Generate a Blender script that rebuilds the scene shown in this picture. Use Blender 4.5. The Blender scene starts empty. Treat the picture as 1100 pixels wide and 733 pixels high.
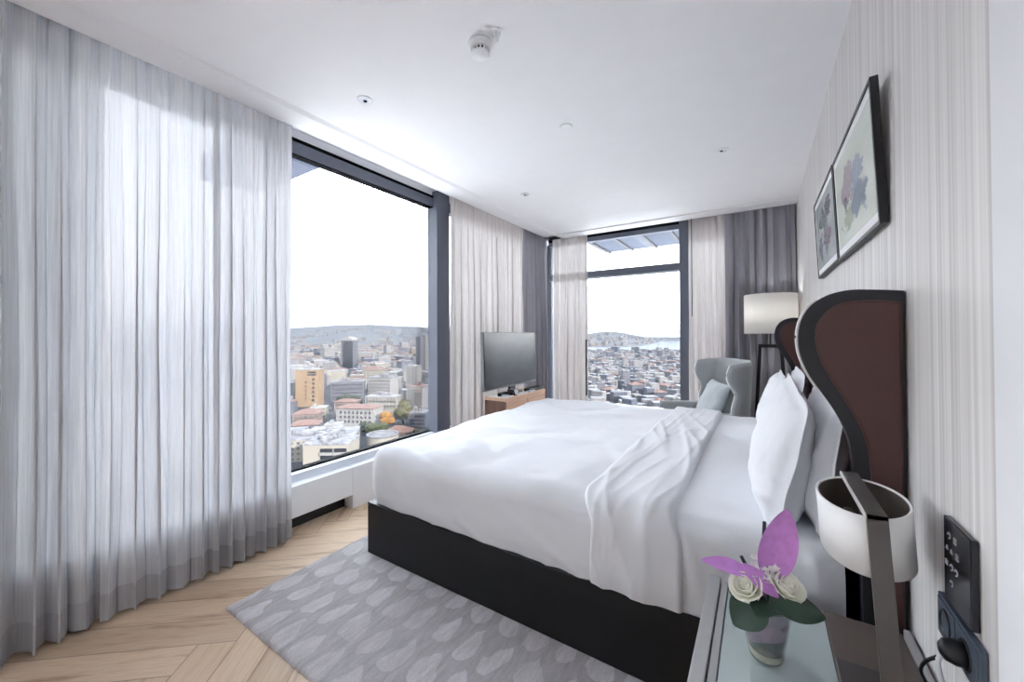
import bpy, bmesh, math, random
from math import sin, cos, pi, radians, sqrt, atan2
from mathutils import Vector, Matrix, noise

C = bpy.context.scene.collection
SC = bpy.context.scene
rnd = random.Random(7)


def lin(c):
    c /= 255.0
    return c / 12.92 if c <= 0.04045 else ((c + 0.055) / 1.055) ** 2.4


def rgb(r, g, b):
    return (lin(r), lin(g), lin(b), 1.0)


# ------------------------------------------------------------------ materials
class NT:
    def __init__(s, name):
        s.m = bpy.data.materials.new(name)
        s.m.use_nodes = True
        s.t = s.m.node_tree
        s.t.nodes.clear()
        s.out = s.t.nodes.new('ShaderNodeOutputMaterial')

    def n(s, typ, **k):
        nd = s.t.nodes.new(typ)
        for a, v in k.items():
            setattr(nd, a, v)
        return nd

    def put(s, sock, v):
        if v is None:
            return
        if isinstance(v, bpy.types.NodeSocket):
            s.t.links.new(v, sock)
        else:
            sock.default_value = v

    def M(s, op, a, b=None, c=None, clamp=False):
        nd = s.n('ShaderNodeMath', operation=op)
        nd.use_clamp = clamp
        s.put(nd.inputs[0], a)
        s.put(nd.inputs[1], b)
        s.put(nd.inputs[2], c)
        return nd.outputs[0]

    def coord(s, which='Object'):
        return s.n('ShaderNodeTexCoord').outputs[which]

    def mapping(s, vec, scale=(1, 1, 1), rot=(0, 0, 0), loc=(0, 0, 0)):
        nd = s.n('ShaderNodeMapping')
        s.put(nd.inputs['Vector'], vec)
        nd.inputs['Scale'].default_value = scale
        nd.inputs['Rotation'].default_value = rot
        nd.inputs['Location'].default_value = loc
        return nd.outputs[0]

    def sep(s, vec):
        nd = s.n('ShaderNodeSeparateXYZ')
        s.put(nd.inputs[0], vec)
        return nd.outputs

    def comb(s, x, y, z=0.0):
        nd = s.n('ShaderNodeCombineXYZ')
        for i, v in enumerate((x, y, z)):
            s.put(nd.inputs[i], v)
        return nd.outputs[0]

    def noise(s, vec, scale=5.0, detail=3.0, rough=0.5, out='Fac'):
        nd = s.n('ShaderNodeTexNoise')
        s.put(nd.inputs['Vector'], vec)
        nd.inputs['Scale'].default_value = scale
        nd.inputs['Detail'].default_value = detail
        nd.inputs['Roughness'].default_value = rough
        return nd.outputs[out]

    def white(s, vec):
        nd = s.n('ShaderNodeTexWhiteNoise', noise_dimensions='3D')
        s.put(nd.inputs['Vector'], vec)
        return nd.outputs['Value']

    def ramp(s, fac, stops):
        nd = s.n('ShaderNodeValToRGB')
        s.put(nd.inputs[0], fac)
        cr = nd.color_ramp
        while len(cr.elements) < len(stops):
            cr.elements.new(0.5)
        for e, (p, c) in zip(cr.elements, stops):
            e.position = p
            e.color = c
        return nd.outputs[0]

    def mix(s, fac, a, b, blend='MIX'):
        nd = s.n('ShaderNodeMix', data_type='RGBA', blend_type=blend)
        s.put(nd.inputs[0], fac)
        s.put(nd.inputs[6], a)
        s.put(nd.inputs[7], b)
        return nd.outputs[2]

    def bump(s, h, strength=0.3, dist=0.01):
        nd = s.n('ShaderNodeBump')
        nd.inputs['Strength'].default_value = strength
        nd.inputs['Distance'].default_value = dist
        s.put(nd.inputs['Height'], h)
        return nd.outputs[0]

    def pbsdf(s, col, rough=0.5, metal=0.0, spec=0.5, normal=None, sheen=0.0, coat=0.0, emis=None, estr=0.0, trans=0.0):
        nd = s.n('ShaderNodeBsdfPrincipled')
        s.put(nd.inputs['Base Color'], col)
        s.put(nd.inputs['Roughness'], rough)
        nd.inputs['Metallic'].default_value = metal
        nd.inputs['Specular IOR Level'].default_value = spec
        nd.inputs['Sheen Weight'].default_value = sheen
        nd.inputs['Coat Weight'].default_value = coat
        nd.inputs['Transmission Weight'].default_value = trans
        if normal is not None:
            s.put(nd.inputs['Normal'], normal)
        if emis is not None:
            s.put(nd.inputs['Emission Color'], emis)
            nd.inputs['Emission Strength'].default_value = estr
        return nd.outputs[0]

    def done(s, shader):
        s.t.links.new(shader, s.out.inputs['Surface'])
        return s.m


def plain(name, col, rough=0.5, metal=0.0, spec=0.5, var=0.06, vscale=8.0, bump=0.0, bscale=200.0, sheen=0.0, coat=0.0):
    n = NT(name)
    co = n.coord()
    f = n.noise(co, vscale, 3)
    a = tuple(max(0, c * (1 - var)) for c in col[:3]) + (1,)
    b = tuple(min(1, c * (1 + var)) for c in col[:3]) + (1,)
    cc = n.ramp(f, [(0.3, a), (0.7, b)])
    nm = n.bump(n.noise(co, bscale, 2), bump, 0.002) if bump else None
    return n.done(n.pbsdf(cc, rough, metal, spec, nm, sheen, coat))


MAT = {}


def mk_wallpaper():
    n = NT('striped_wallpaper')
    x, y, z = n.sep(n.coord())
    v1 = n.comb(0.0, n.M('MULTIPLY', y, 42.0), n.M('MULTIPLY', z, 0.25))
    v2 = n.comb(3.1, n.M('MULTIPLY', y, 130.0), n.M('MULTIPLY', z, 0.5))
    a = n.noise(v1, 1.0, 2.0, 0.6)
    b = n.noise(v2, 1.0, 1.0, 0.5)
    f = n.M('ADD', n.M('MULTIPLY', a, 0.65), n.M('MULTIPLY', b, 0.35))
    c = n.ramp(f, [(0.30, rgb(190, 186, 184)), (0.5, rgb(216, 213, 211)), (0.68, rgb(236, 235, 233))])
    return n.done(n.pbsdf(c, 0.55, normal=n.bump(f, 0.15, 0.003)))


def mk_floor():
    n = NT('herringbone_oak')
    W, R = 0.145, 6
    x, y, z = n.sep(n.coord())
    ang = radians(40)
    p = n.M('DIVIDE', n.M('ADD', n.M('MULTIPLY', x, cos(ang)), n.M('MULTIPLY', y, sin(ang))), W)
    q = n.M('DIVIDE', n.M('SUBTRACT', n.M('MULTIPLY', y, cos(ang)), n.M('MULTIPLY', x, sin(ang))), W)
    p = n.M('ADD', p, 100.35)
    q = n.M('ADD', q, 100.1)
    i = n.M('FLOOR', p)
    j = n.M('FLOOR', q)
    fp = n.M('FRACT', p)
    fq = n.M('FRACT', q)
    m = n.M('FLOORED_MODULO', n.M('SUBTRACT', i, j), 2.0 * R)
    isv = n.M('GREATER_THAN', m, R - 0.5)
    # horizontal plank
    hu = n.M('ADD', m, fp)
    hid = n.comb(n.M('SUBTRACT', i, m), j, 1.0)
    # vertical plank
    k = n.M('SUBTRACT', 2.0 * R - 1, m)
    vu = n.M('ADD', k, fq)
    vid = n.comb(i, n.M('SUBTRACT', j, k), 2.0)

    def sel(a, b):
        nd = n.n('ShaderNodeMix', data_type='FLOAT')
        n.put(nd.inputs[0], isv)
        n.put(nd.inputs[2], a)
        n.put(nd.inputs[3], b)
        return nd.outputs[0]
    along = sel(hu, vu)
    across = sel(fq, fp)
    ndv = n.n('ShaderNodeMix', data_type='VECTOR')
    n.put(ndv.inputs[0], isv)
    n.put(ndv.inputs[4], hid)
    n.put(ndv.inputs[5], vid)
    ident = ndv.outputs[1]
    r1 = n.white(ident)
    r2 = n.M('MULTIPLY', r1, 57.0)
    g = n.noise(n.comb(n.M('MULTIPLY', along, 0.16), n.M('ADD', n.M('MULTIPLY', across, 1.1), r2), r2), 2.2, 4, 0.6)
    g2 = n.noise(n.comb(n.M('MULTIPLY', along, 0.5), n.M('ADD', n.M('MULTIPLY', across, 9.0), r2), r2), 2.5, 3, 0.6)
    base = n.ramp(r1, [(0.0, rgb(170, 140, 106)), (0.35, rgb(200, 170, 134)), (0.7, rgb(218, 190, 155)), (1.0, rgb(236, 212, 180))])
    c = n.mix(n.M('MULTIPLY', g, 1.0), base, rgb(210, 189, 168), 'MIX')
    c = n.mix(n.ramp(g, [(0.30, (0.65, 0.65, 0.65, 1)), (0.46, (0, 0, 0, 1))]), c, rgb(146, 114, 90))
    c = n.mix(n.ramp(g2, [(0.3, (0.22, 0.22, 0.22, 1)), (0.55, (0, 0, 0, 1))]), c, rgb(120, 92, 70))
    edge = n.M('MINIMUM', n.M('MINIMUM', across, n.M('SUBTRACT', 1.0, across)), n.M('MINIMUM', along, n.M('SUBTRACT', float(R), along)))
    gap = n.M('LESS_THAN', edge, 0.012)
    c = n.mix(n.M('MULTIPLY', gap, 0.6), c, rgb(90, 70, 55))
    nm = n.bump(n.M('SUBTRACT', n.M('MULTIPLY', g2, 0.3), gap), 0.15, 0.002)
    return n.done(n.pbsdf(c, n.M('ADD', 0.34, n.M('MULTIPLY', g2, 0.15)), normal=nm))


def mk_rug():
    n = NT('leaf_drop_rug')
    co = n.coord()
    wob = n.noise(co, 9.0, 2, out='Color')
    wx, wy, wz = n.sep(wob)
    x, y, z = n.sep(co)
    sx, sy = 0.135, 0.185
    row = n.M('DIVIDE', y, sy)
    jr = n.M('FLOOR', row)
    xs = n.M('ADD', n.M('DIVIDE', x, sx), n.M('MULTIPLY', n.M('FLOORED_MODULO', jr, 2.0), 0.5))
    ix = n.M('FLOOR', xs)
    rr = n.white(n.comb(ix, jr, 0.0))
    tilt = n.M('MULTIPLY', n.M('SUBTRACT', rr, 0.5), 0.7)
    cy = n.M('ADD', n.M('SUBTRACT', n.M('FRACT', row), 0.5), n.M('MULTIPLY', n.M('SUBTRACT', wy, 0.5), 0.5))
    cx = n.M('ADD', n.M('SUBTRACT', n.M('FRACT', xs), 0.5), n.M('MULTIPLY', n.M('SUBTRACT', wx, 0.5), 0.5))
    cx = n.M('ADD', cx, n.M('MULTIPLY', cy, tilt))
    s_ = n.M('DIVIDE', n.M('ADD', cy, 0.46), 0.92)
    sc = n.M('MAXIMUM', s_, 0.0)
    wdt = n.M('MULTIPLY', n.M('MULTIPLY', n.M('SQRT', sc), n.M('SUBTRACT', 1.0, s_)), n.M('ADD', 0.78, n.M('MULTIPLY', rr, 0.3)))
    d = n.M('SUBTRACT', wdt, n.M('ABSOLUTE', cx))
    fz = n.noise(co, 260.0, 2)
    leaf = n.M('MULTIPLY', n.M('ADD', d, n.M('MULTIPLY', n.M('SUBTRACT', fz, 0.5), 0.06)), 22.0, clamp=True)
    streak = n.noise(n.mapping(co, (30, 6, 1), (0, 0, 0.5)), 1.6, 3, 0.6)
    base = n.ramp(streak, [(0.3, rgb(160, 156, 158)), (0.7, rgb(184, 180, 182))])
    lf = n.ramp(streak, [(0.3, rgb(192, 189, 191)), (0.7, rgb(218, 215, 217))])
    wear = n.ramp(n.noise(co, 1.7, 3, 0.55), [(0.36, (0.35, 0.35, 0.35, 1)), (0.6, (1, 1, 1, 1))])
    leaf = n.M('MULTIPLY', leaf, wear)
    c = n.mix(leaf, base, lf)
    c = n.mix(n.M('MULTIPLY', n.M('SUBTRACT', 0.6, fz), 0.9, clamp=True), c, rgb(120, 116, 119))
    h = n.M('ADD', n.M('MULTIPLY', leaf, 0.6), n.M('MULTIPLY', fz, 0.6))
    return n.done(n.pbsdf(c, 0.8, sheen=0.4, spec=0.2, normal=n.bump(h, 0.5, 0.004)))


def mk_sheer(name, c0, c1, lo, hi, trl=0.55, sc=90.0):
    n = NT(name)
    u, v, w = n.sep(n.coord('UV'))
    v1 = n.comb(n.M('MULTIPLY', u, sc), n.M('MULTIPLY', v, 1.6), 0.0)
    v2 = n.comb(n.M('MULTIPLY', u, sc * 4), n.M('MULTIPLY', v, 5.0), 4.0)
    f = n.M('ADD', n.M('MULTIPLY', n.noise(v1, 1.0, 3, 0.65), 0.6), n.M('MULTIPLY', n.noise(v2, 1.0, 2, 0.5), 0.4))
    col = n.ramp(f, [(0.32, c0), (0.68, c1)])
    op = n.ramp(f, [(0.32, (lo, lo, lo, 1)), (0.68, (hi, hi, hi, 1))])
    df = n.n('ShaderNodeBsdfDiffuse')
    n.put(df.inputs[0], col)
    tr = n.n('ShaderNodeBsdfTranslucent')
    n.put(tr.inputs[0], col)
    a = n.n('ShaderNodeMixShader')
    a.inputs[0].default_value = trl
    n.put(a.inputs[1], df.outputs[0])
    n.put(a.inputs[2], tr.outputs[0])
    tp = n.n('ShaderNodeBsdfTransparent')
    b = n.n('ShaderNodeMixShader')
    n.put(b.inputs[0], op)
    n.put(b.inputs[1], tp.outputs[0])
    n.put(b.inputs[2], a.outputs[0])
    return n.done(b.outputs[0])


def mk_glass(name, tint=(1, 1, 1, 1), refl=1.0):
    n = NT(name)
    tp = n.n('ShaderNodeBsdfTransparent')
    tp.inputs[0].default_value = tint
    gl = n.n('ShaderNodeBsdfGlossy')
    gl.inputs['Roughness'].default_value = 0.0
    fr = n.n('ShaderNodeFresnel')
    fr.inputs[0].default_value = 1.45
    mx = n.n('ShaderNodeMixShader')
    n.put(mx.inputs[0], n.M('MULTIPLY', fr.outputs[0], refl))
    n.put(mx.inputs[1], tp.outputs[0])
    n.put(mx.inputs[2], gl.outputs[0])
    return n.done(mx.outputs[0])


def mk_facade(name, wall, win, fu=3.2, fv=3.1, du=0.5, dv=0.45, rough=0.8):
    n = NT(name)
    u, v, w = n.sep(n.coord('UV'))
    uu = n.M('DIVIDE', u, fu)
    vv = n.M('DIVIDE', v, fv)
    a = n.M('LESS_THAN', n.M('ABSOLUTE', n.M('SUBTRACT', n.M('FRACT', uu), 0.5)), du / 2)
    b = n.M('LESS_THAN', n.M('ABSOLUTE', n.M('SUBTRACT', n.M('FRACT', vv), 0.5)), dv / 2)
    r = n.white(n.comb(n.M('FLOOR', uu), n.M('FLOOR', vv), 0.0))
    f = n.M('MULTIPLY', n.M('MULTIPLY', a, b), n.M('ADD', 0.45, n.M('MULTIPLY', r, 0.55)))
    ns = n.noise(n.comb(u, v, 0.0), 0.25, 3)
    wc = n.ramp(ns, [(0.3, tuple(c * 0.85 for c in wall[:3]) + (1,)), (0.7, wall)])
    return n.done(n.pbsdf(n.mix(f, wc, win), rough, spec=0.3))


def mk_cityroof(name, a, b, sc=0.2):
    n = NT(name)
    f = n.noise(n.coord('Object'), sc, 4, 0.7)
    return n.done(n.pbsdf(n.ramp(f, [(0.35, a), (0.65, b)]), 0.9, spec=0.2))


def mk_print(name, seed, ground, blooms):
    n = NT(name)
    u, v, w = n.sep(n.coord('UV'))
    wob = n.noise(n.comb(n.M('MULTIPLY', u, 7.0), n.M('MULTIPLY', v, 7.0), seed), 1.0, 4, 0.6, out='Color')
    wx, wy, wz = n.sep(wob)
    uu = n.M('ADD', u, n.M('MULTIPLY', n.M('SUBTRACT', wx, 0.5), 0.5))
    vv = n.M('ADD', v, n.M('MULTIPLY', n.M('SUBTRACT', wy, 0.5), 0.5))
    g = n.noise(n.comb(u, v, seed), 2.0, 4, 0.6)
    c = n.ramp(g, [(0.3, ground[0]), (0.7, ground[1])])
    det = n.noise(n.comb(u, v, seed + 3), 16.0, 4, 0.7)
    for (bu, bv, ru, rv, col) in blooms:
        d = n.M('ADD', n.M('POWER', n.M('ABSOLUTE', n.M('DIVIDE', n.M('SUBTRACT', uu, bu), ru)), 2.0), n.M('POWER', n.M('ABSOLUTE', n.M('DIVIDE', n.M('SUBTRACT', vv, bv), rv)), 2.0))
        f = n.M('MULTIPLY', n.M('SUBTRACT', 1.25, n.M('ADD', d, n.M('MULTIPLY', det, 0.7))), 3.0, clamp=True)
        cc = n.ramp(det, [(0.35, tuple(x * 0.6 for x in col[:3]) + (1,)), (0.65, col)])
        c = n.mix(n.M('MULTIPLY', f, 0.85), c, cc)
    return n.done(n.pbsdf(c, 0.25, spec=0.4))


def mk_wood(name, a, b, scale=(2, 30, 30), rough=0.4):
    n = NT(name)
    f = n.noise(n.mapping(n.coord(), scale), 1.5, 4, 0.6)
    return n.done(n.pbsdf(n.ramp(f, [(0.3, a), (0.7, b)]), rough))


def mk_fabric(name, col, var=0.08, rough=0.85, sheen=0.3, sc=350.0, bump=0.25):
    n = NT(name)
    co = n.coord()
    f = n.noise(co, sc, 2)
    g = n.noise(co, 6.0, 3)
    fg = n.M('ADD', n.M('MULTIPLY', f, 0.5), n.M('MULTIPLY', g, 0.5))
    a = tuple(c * (1 - var) for c in col[:3]) + (1,)
    b = tuple(min(1, c * (1 + var)) for c in col[:3]) + (1,)
    return n.done(n.pbsdf(n.ramp(fg, [(0.35, a), (0.65, b)]), rough, sheen=sheen, spec=0.2, normal=n.bump(f, bump, 0.001)))


def build_materials():
    m = MAT
    m['wallpaper'] = mk_wallpaper()
    m['white_paint'] = plain('white_paint', rgb(232, 233, 236), 0.6, var=0.012, bump=0.04)
    m['ceiling_paint'] = plain('ceiling_paint', rgb(233, 233, 236), 0.7, var=0.01, bump=0.03)
    m['bounce_ground'] = plain('pale_bounce', rgb(235, 236, 238), 0.8, var=0.03, vscale=0.1)
    m['sill_paint'] = plain('sill_paint', rgb(236, 239, 243), 0.35, var=0.01)
    m['recess_shadow'] = plain('recess_shadow', rgb(40, 40, 42), 0.8)
    m['floor'] = mk_floor()
    m['rug'] = mk_rug()
    m['frame'] = plain('window_aluminium', rgb(92, 97, 110), 0.42, var=0.03, spec=0.5)
    m['frame_light'] = plain('window_grey_rail', rgb(214, 219, 227), 0.3, var=0.03)
    m['gasket'] = plain('black_gasket', rgb(18, 20, 24), 0.9, spec=0.08)
    m['glass'] = mk_glass('window_glass', (0.97, 0.985, 0.99, 1), 0.55)
    m['sheer'] = mk_sheer('sheer_voile', rgb(200, 201, 205), rgb(226, 227, 231), 0.955, 0.985, 0.25)
    m['sheer_warm'] = mk_sheer('sheer_voile_warm', rgb(196, 190, 188), rgb(220, 215, 213), 0.955, 0.99, 0.22)
    m['sheer_dense'] = mk_sheer('dense_voile', rgb(198, 198, 202), rgb(228, 228, 231), 0.965, 0.99, 0.28)
    m['drape_light'] = mk_sheer('lined_voile', rgb(188, 189, 193), rgb(220, 221, 224), 0.997, 1.0, 0.2)
    m['drape'] = mk_sheer('dimout_drape', rgb(150, 149, 157), rgb(172, 171, 178), 1.0, 1.0, 0.06, 160.0)
    m['hem_cloth'] = mk_sheer('hem_cloth', rgb(178, 179, 184), rgb(206, 207, 211), 0.985, 0.995, 0.18)
    m['linen'] = mk_fabric('white_cotton', rgb(224, 226, 230), 0.012, 0.8, 0.15, 500.0, 0.06)
    m['pillow'] = mk_fabric('white_pillow_cotton', rgb(224, 226, 230), 0.012, 0.8, 0.15, 500.0, 0.06)
    m['black_lacquer'] = plain('black_lacquer', rgb(13, 13, 17), 0.42, var=0.15, spec=0.4)
    m['black_leather'] = plain('black_leather', rgb(28, 30, 34), 0.42, var=0.1, bump=0.12, bscale=400)
    m['brown_leather'] = plain('brown_leather', rgb(78, 50, 47), 0.5, var=0.07, vscale=5, bump=0.15, bscale=350)
    m['edge_glint'] = plain('pale_glint', rgb(238, 236, 234), 0.35, var=0.02)
    m['chair_wool'] = mk_fabric('grey_blue_wool', rgb(164, 168, 170), 0.1, 0.9, 0.3, 300.0, 0.3)
    m['cushion_wool'] = mk_fabric('pale_grey_cushion', rgb(198, 205, 209), 0.07, 0.85, 0.3, 260.0, 0.3)
    m['shade'] = mk_sheer('lampshade_linen', rgb(236, 234, 230), rgb(244, 242, 238), 1.0, 1.0, 0.3, 300.0)
    m['shade_white'] = plain('shade_white', rgb(240, 240, 238), 0.5, var=0.01)
    m['bronze'] = plain('bronze_metal', rgb(92, 88, 86), 0.42, metal=0.4, var=0.04)
    m['bronze_dark'] = plain('bronze_lining', rgb(92, 84, 78), 0.5, var=0.05)
    m['lit_edge'] = plain('lit_strip_edge', rgb(235, 233, 230), 0.25, var=0.02)
    m['black_metal'] = plain('black_metal', rgb(20, 20, 22), 0.45)
    m['stand_grey'] = plain('nightstand_silver', rgb(172, 172, 172), 0.4, metal=0.2, var=0.03)
    m['stand_brown'] = plain('nightstand_bronze', rgb(104, 94, 88), 0.45, var=0.05, vscale=3)
    m['tray_glass'] = plain('frosted_green_glass', rgb(178, 191, 191), 0.08, var=0.015, spec=0.6, coat=0.3)
    m['vase_glass'] = mk_glass('vase_glass', (0.97, 0.98, 0.98, 1), 0.5)
    m['vase_wrap'] = plain('vase_lining', rgb(166, 146, 168), 0.35, var=0.12, vscale=25)
    m['vase_wrap_dark'] = plain('vase_lining_dark', rgb(42, 50, 58), 0.3, var=0.12, vscale=25)
    m['vase_base'] = plain('vase_thick_base', rgb(206, 204, 186), 0.1, var=0.1, vscale=40, coat=0.5)
    m['spathe'] = mk_fabric('purple_spathe', rgb(190, 132, 200), 0.14, 0.55, 0.2, 60.0, 0.1)
    m['spadix'] = plain('dark_spadix', rgb(34, 30, 40), 0.6)
    m['rose'] = mk_fabric('ivory_rose', rgb(246, 246, 234), 0.04, 0.6, 0.2, 40.0, 0.1)
    m['blossom'] = mk_fabric('white_blossom', rgb(228, 226, 222), 0.08, 0.6, 0.2, 60.0, 0.1)
    m['leaf'] = plain('dark_glossy_leaf', rgb(34, 58, 44), 0.32, var=0.25, vscale=30)
    m['tv_screen'] = plain('glossy_screen', rgb(10, 12, 14), 0.2, spec=1.0, var=0.0)
    for nd in m['tv_screen'].node_tree.nodes:
        if nd.type == 'BSDF_PRINCIPLED':
            nd.inputs['IOR'].default_value = 2.0
            nd.inputs['Specular IOR Level'].default_value = 0.5
    m['tv_body'] = plain('silver_bezel', rgb(120, 122, 124), 0.35, metal=0.6)
    m['console_wood'] = mk_wood('console_walnut', rgb(196, 158, 132), rgb(222, 188, 162), (30, 2, 30))
    m['console_dark'] = mk_wood('console_end', rgb(84, 58, 48), rgb(112, 80, 66), (30, 30, 2))
    m['paper'] = plain('white_paper', rgb(238, 238, 240), 0.6, var=0.01)
    m['black_plastic'] = plain('black_plastic', rgb(18, 19, 22), 0.35)
    m['switch_glass'] = plain('switch_black_glass', rgb(26, 28, 36), 0.12, spec=0.6, var=0.05)
    m['socket_grey'] = plain('socket_slate', rgb(74, 86, 100), 0.45, var=0.04)
    m['icon'] = plain('icon_white', rgb(200, 204, 212), 0.5)
    m['cable_white'] = plain('cable_white', rgb(214, 218, 224), 0.4)
    m['print_a'] = mk_print('print_lilac_hyacinth', 1.0, (rgb(196, 204, 190), rgb(222, 228, 220)),
                            [(0.36, 0.60, 0.20, 0.25, rgb(158, 132, 152)), (0.64, 0.58, 0.17, 0.2, rgb(120, 138, 168)), (0.34, 0.24, 0.2, 0.12, rgb(158, 172, 140)),
                             (0.64, 0.32, 0.22, 0.16, rgb(96, 114, 146)), (0.3, 0.42, 0.09, 0.08, rgb(74, 74, 84))])
    m['print_b'] = mk_print('print_teal_iris', 6.0, (rgb(150, 160, 160), rgb(196, 200, 200)),
                            [(0.45, 0.68, 0.3, 0.16, rgb(86, 106, 108)), (0.6, 0.36, 0.2, 0.24, rgb(128, 104, 126)), (0.25, 0.3, 0.14, 0.18, rgb(120, 124, 150)), (0.75, 0.75, 0.14, 0.15, rgb(110, 96, 118))])


def build_city_materials():
    m = MAT

    def rgb(r, g, b, k=CITY):
        return tuple(lin(c) * k for c in (r, g, b)) + (1.0,)
    m['canopy'] = mk_facade('canopy_louvre', rgb(150, 164, 196), rgb(214, 224, 240), 1.1, 0.35, 0.10, 2.0)
    win = rgb(60, 66, 84)
    m['c_cream'] = mk_facade('city_cream', rgb(206, 200, 190), win)
    m['c_white'] = mk_facade('city_white', rgb(196, 194, 198), rgb(84, 88, 108), 2.9, 3.0)
    m['c_pink'] = mk_facade('city_pink', rgb(190, 168, 160), win, 3.4, 3.0)
    m['c_grey'] = mk_facade('city_grey', rgb(146, 148, 164), rgb(64, 68, 88), 2.6, 3.0, 0.55)
    m['c_blue'] = mk_facade('city_bluegrey', rgb(120, 128, 150), rgb(60, 68, 90), 3.0, 3.0, 0.6)
    m['c_plain'] = mk_cityroof('city_plain_cream', rgb(206, 200, 190), rgb(216, 211, 202), 0.05)
    m['c_tan'] = mk_cityroof('city_tan', rgb(196, 166, 136), rgb(208, 180, 150), 0.05)
    m['c_whiteplain'] = mk_cityroof('city_plain_white', rgb(196, 194, 196), rgb(208, 206, 208), 0.05)
    m['c_window'] = plain('city_window', rgb(52, 56, 70), 0.3)
    m['r_grey'] = mk_cityroof('roof_grey', rgb(132, 134, 146), rgb(188, 188, 196))
    m['r_pale'] = mk_cityroof('roof_pale', rgb(170, 172, 182), rgb(214, 214, 220), 0.3)
    m['r_red'] = mk_cityroof('roof_tile', rgb(146, 110, 104), rgb(184, 148, 138), 0.3)
    m['r_clutter'] = mk_cityroof('roof_clutter', rgb(130, 134, 150), rgb(220, 222, 232), 0.35)
    m['c_ground'] = mk_cityroof('city_streets', rgb(52, 58, 76), rgb(92, 98, 114), 0.03)  # dark blue grey holds the shade lying in the streets
    m['hill'] = mk_cityroof('hill_slope', rgb(92, 102, 116), rgb(140, 142, 148), 0.006)
    m['water'] = plain('strait_water', rgb(190, 204, 222), 0.7, spec=0.06, var=0.05, vscale=0.01)
    m['tree_green'] = mk_cityroof('crown_green', rgb(62, 74, 50), rgb(106, 112, 72), 0.35)
    m['tree_olive'] = mk_cityroof('crown_olive', rgb(84, 86, 54), rgb(134, 128, 80), 0.35)
    m['tree_dark'] = mk_cityroof('crown_dark', rgb(44, 58, 48), rgb(76, 88, 66), 0.35)
    m['tree_orange'] = mk_cityroof('crown_orange', rgb(176, 116, 46), rgb(214, 158, 72), 0.5)
    m['bark'] = plain('bark', rgb(70, 58, 48), 0.9)


# ------------------------------------------------------------------ mesh helpers
def part_of(bm, name, mat, parent=None, smooth=False, mats=None):
    """Link a bmesh as one object; vertices are given in world space and moved into the parent's frame."""
    me = bpy.data.meshes.new(name)
    bm.normal_update()
    bm.to_mesh(me)
    bm.free()
    if smooth:
        me.polygons.foreach_set('use_smooth', [True] * len(me.polygons))
    for mm in (mats or [mat]):
        me.materials.append(MAT[mm])
    o = bpy.data.objects.new(name, me)
    C.objects.link(o)
    if parent is not None:
        me.transform(world_of(parent).inverted())
        o.parent = parent
    return o


def world_of(o):
    m = o.matrix_basis.copy()
    while o.parent is not None:
        o = o.parent
        m = o.matrix_basis @ m
    return m


def recenter(o):
    """Move a top-level mesh's origin to the middle of its base."""
    me = o.data
    xs = [v.co for v in me.vertices]
    lo = Vector((min(v.x for v in xs), min(v.y for v in xs), min(v.z for v in xs)))
    hi = Vector((max(v.x for v in xs), max(v.y for v in xs), 0))
    c = Vector(((lo.x + hi.x) / 2, (lo.y + hi.y) / 2, lo.z))
    me.transform(Matrix.Translation(-c))
    o.location = c
    return o


def tag(o, label=None, cat=None, group=None, kind=None):
    if label:
        o['label'] = label
    if cat:
        o['category'] = cat
    if group:
        o['group'] = group
    if kind:
        o['kind'] = kind
    return o


def thing(name, label, cat, loc=(0, 0, 0), rotz=0.0, group=None):
    o = bpy.data.objects.new(name, None)
    o.empty_display_size = 0.1
    C.objects.link(o)
    o.matrix_basis = Matrix.Translation(loc) @ Matrix.Rotation(rotz, 4, 'Z')
    return tag(o, label, cat, group)


def struct(name, bm, mat, smooth=False, mats=None):
    return tag(part_of(bm, name, mat, None, smooth, mats), kind='structure')


def BM():
    return bmesh.new()


def box(bm, x0, x1, y0, y1, z0, z1, bev=0.0, M=None, mi=0, seg=2):
    r = bmesh.ops.create_cube(bm, size=1.0)
    vs = r['verts']
    for v in vs:
        v.co = Vector((x0 + (v.co.x + .5) * (x1 - x0), y0 + (v.co.y + .5) * (y1 - y0), z0 + (v.co.z + .5) * (z1 - z0)))
    fs = list({f for v in vs for f in v.link_faces})
    for f in fs:
        f.material_index = mi
    if bev:
        es = list({e for v in vs for e in v.link_edges})
        rr = bmesh.ops.bevel(bm, geom=es, offset=bev, segments=seg, affect='EDGES', profile=0.5)
        vs = list({v for f in rr['faces'] for v in f.verts} | {v for v in vs if v.is_valid})
        for f in rr['faces']:
            f.material_index = mi
    if M is not None:
        bmesh.ops.transform(bm, matrix=M, verts=vs)
    return vs


def tube(bm, pts, r, seg=10, cap=True, radii=None):
    pts = [Vector(p) for p in pts]
    rings = []
    up = Vector((0, 0, 1))
    for i, p in enumerate(pts):
        d = (pts[min(i + 1, len(pts) - 1)] - pts[max(i - 1, 0)]).normalized()
        a = d.cross(up)
        if a.length < 1e-3:
            a = d.cross(Vector((1, 0, 0)))
        a.normalize()
        b = d.cross(a).normalized()
        rr = radii[i] if radii else r
        rings.append([bm.verts.new(p + (a * cos(2 * pi * k / seg) + b * sin(2 * pi * k / seg)) * rr) for k in range(seg)])
    for i in range(len(rings) - 1):
        for k in range(seg):
            bm.faces.new((rings[i][k], rings[i][(k + 1) % seg], rings[i + 1][(k + 1) % seg], rings[i + 1][k]))
    if cap:
        bm.faces.new(rings[0][::-1])
        bm.faces.new(rings[-1])


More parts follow.
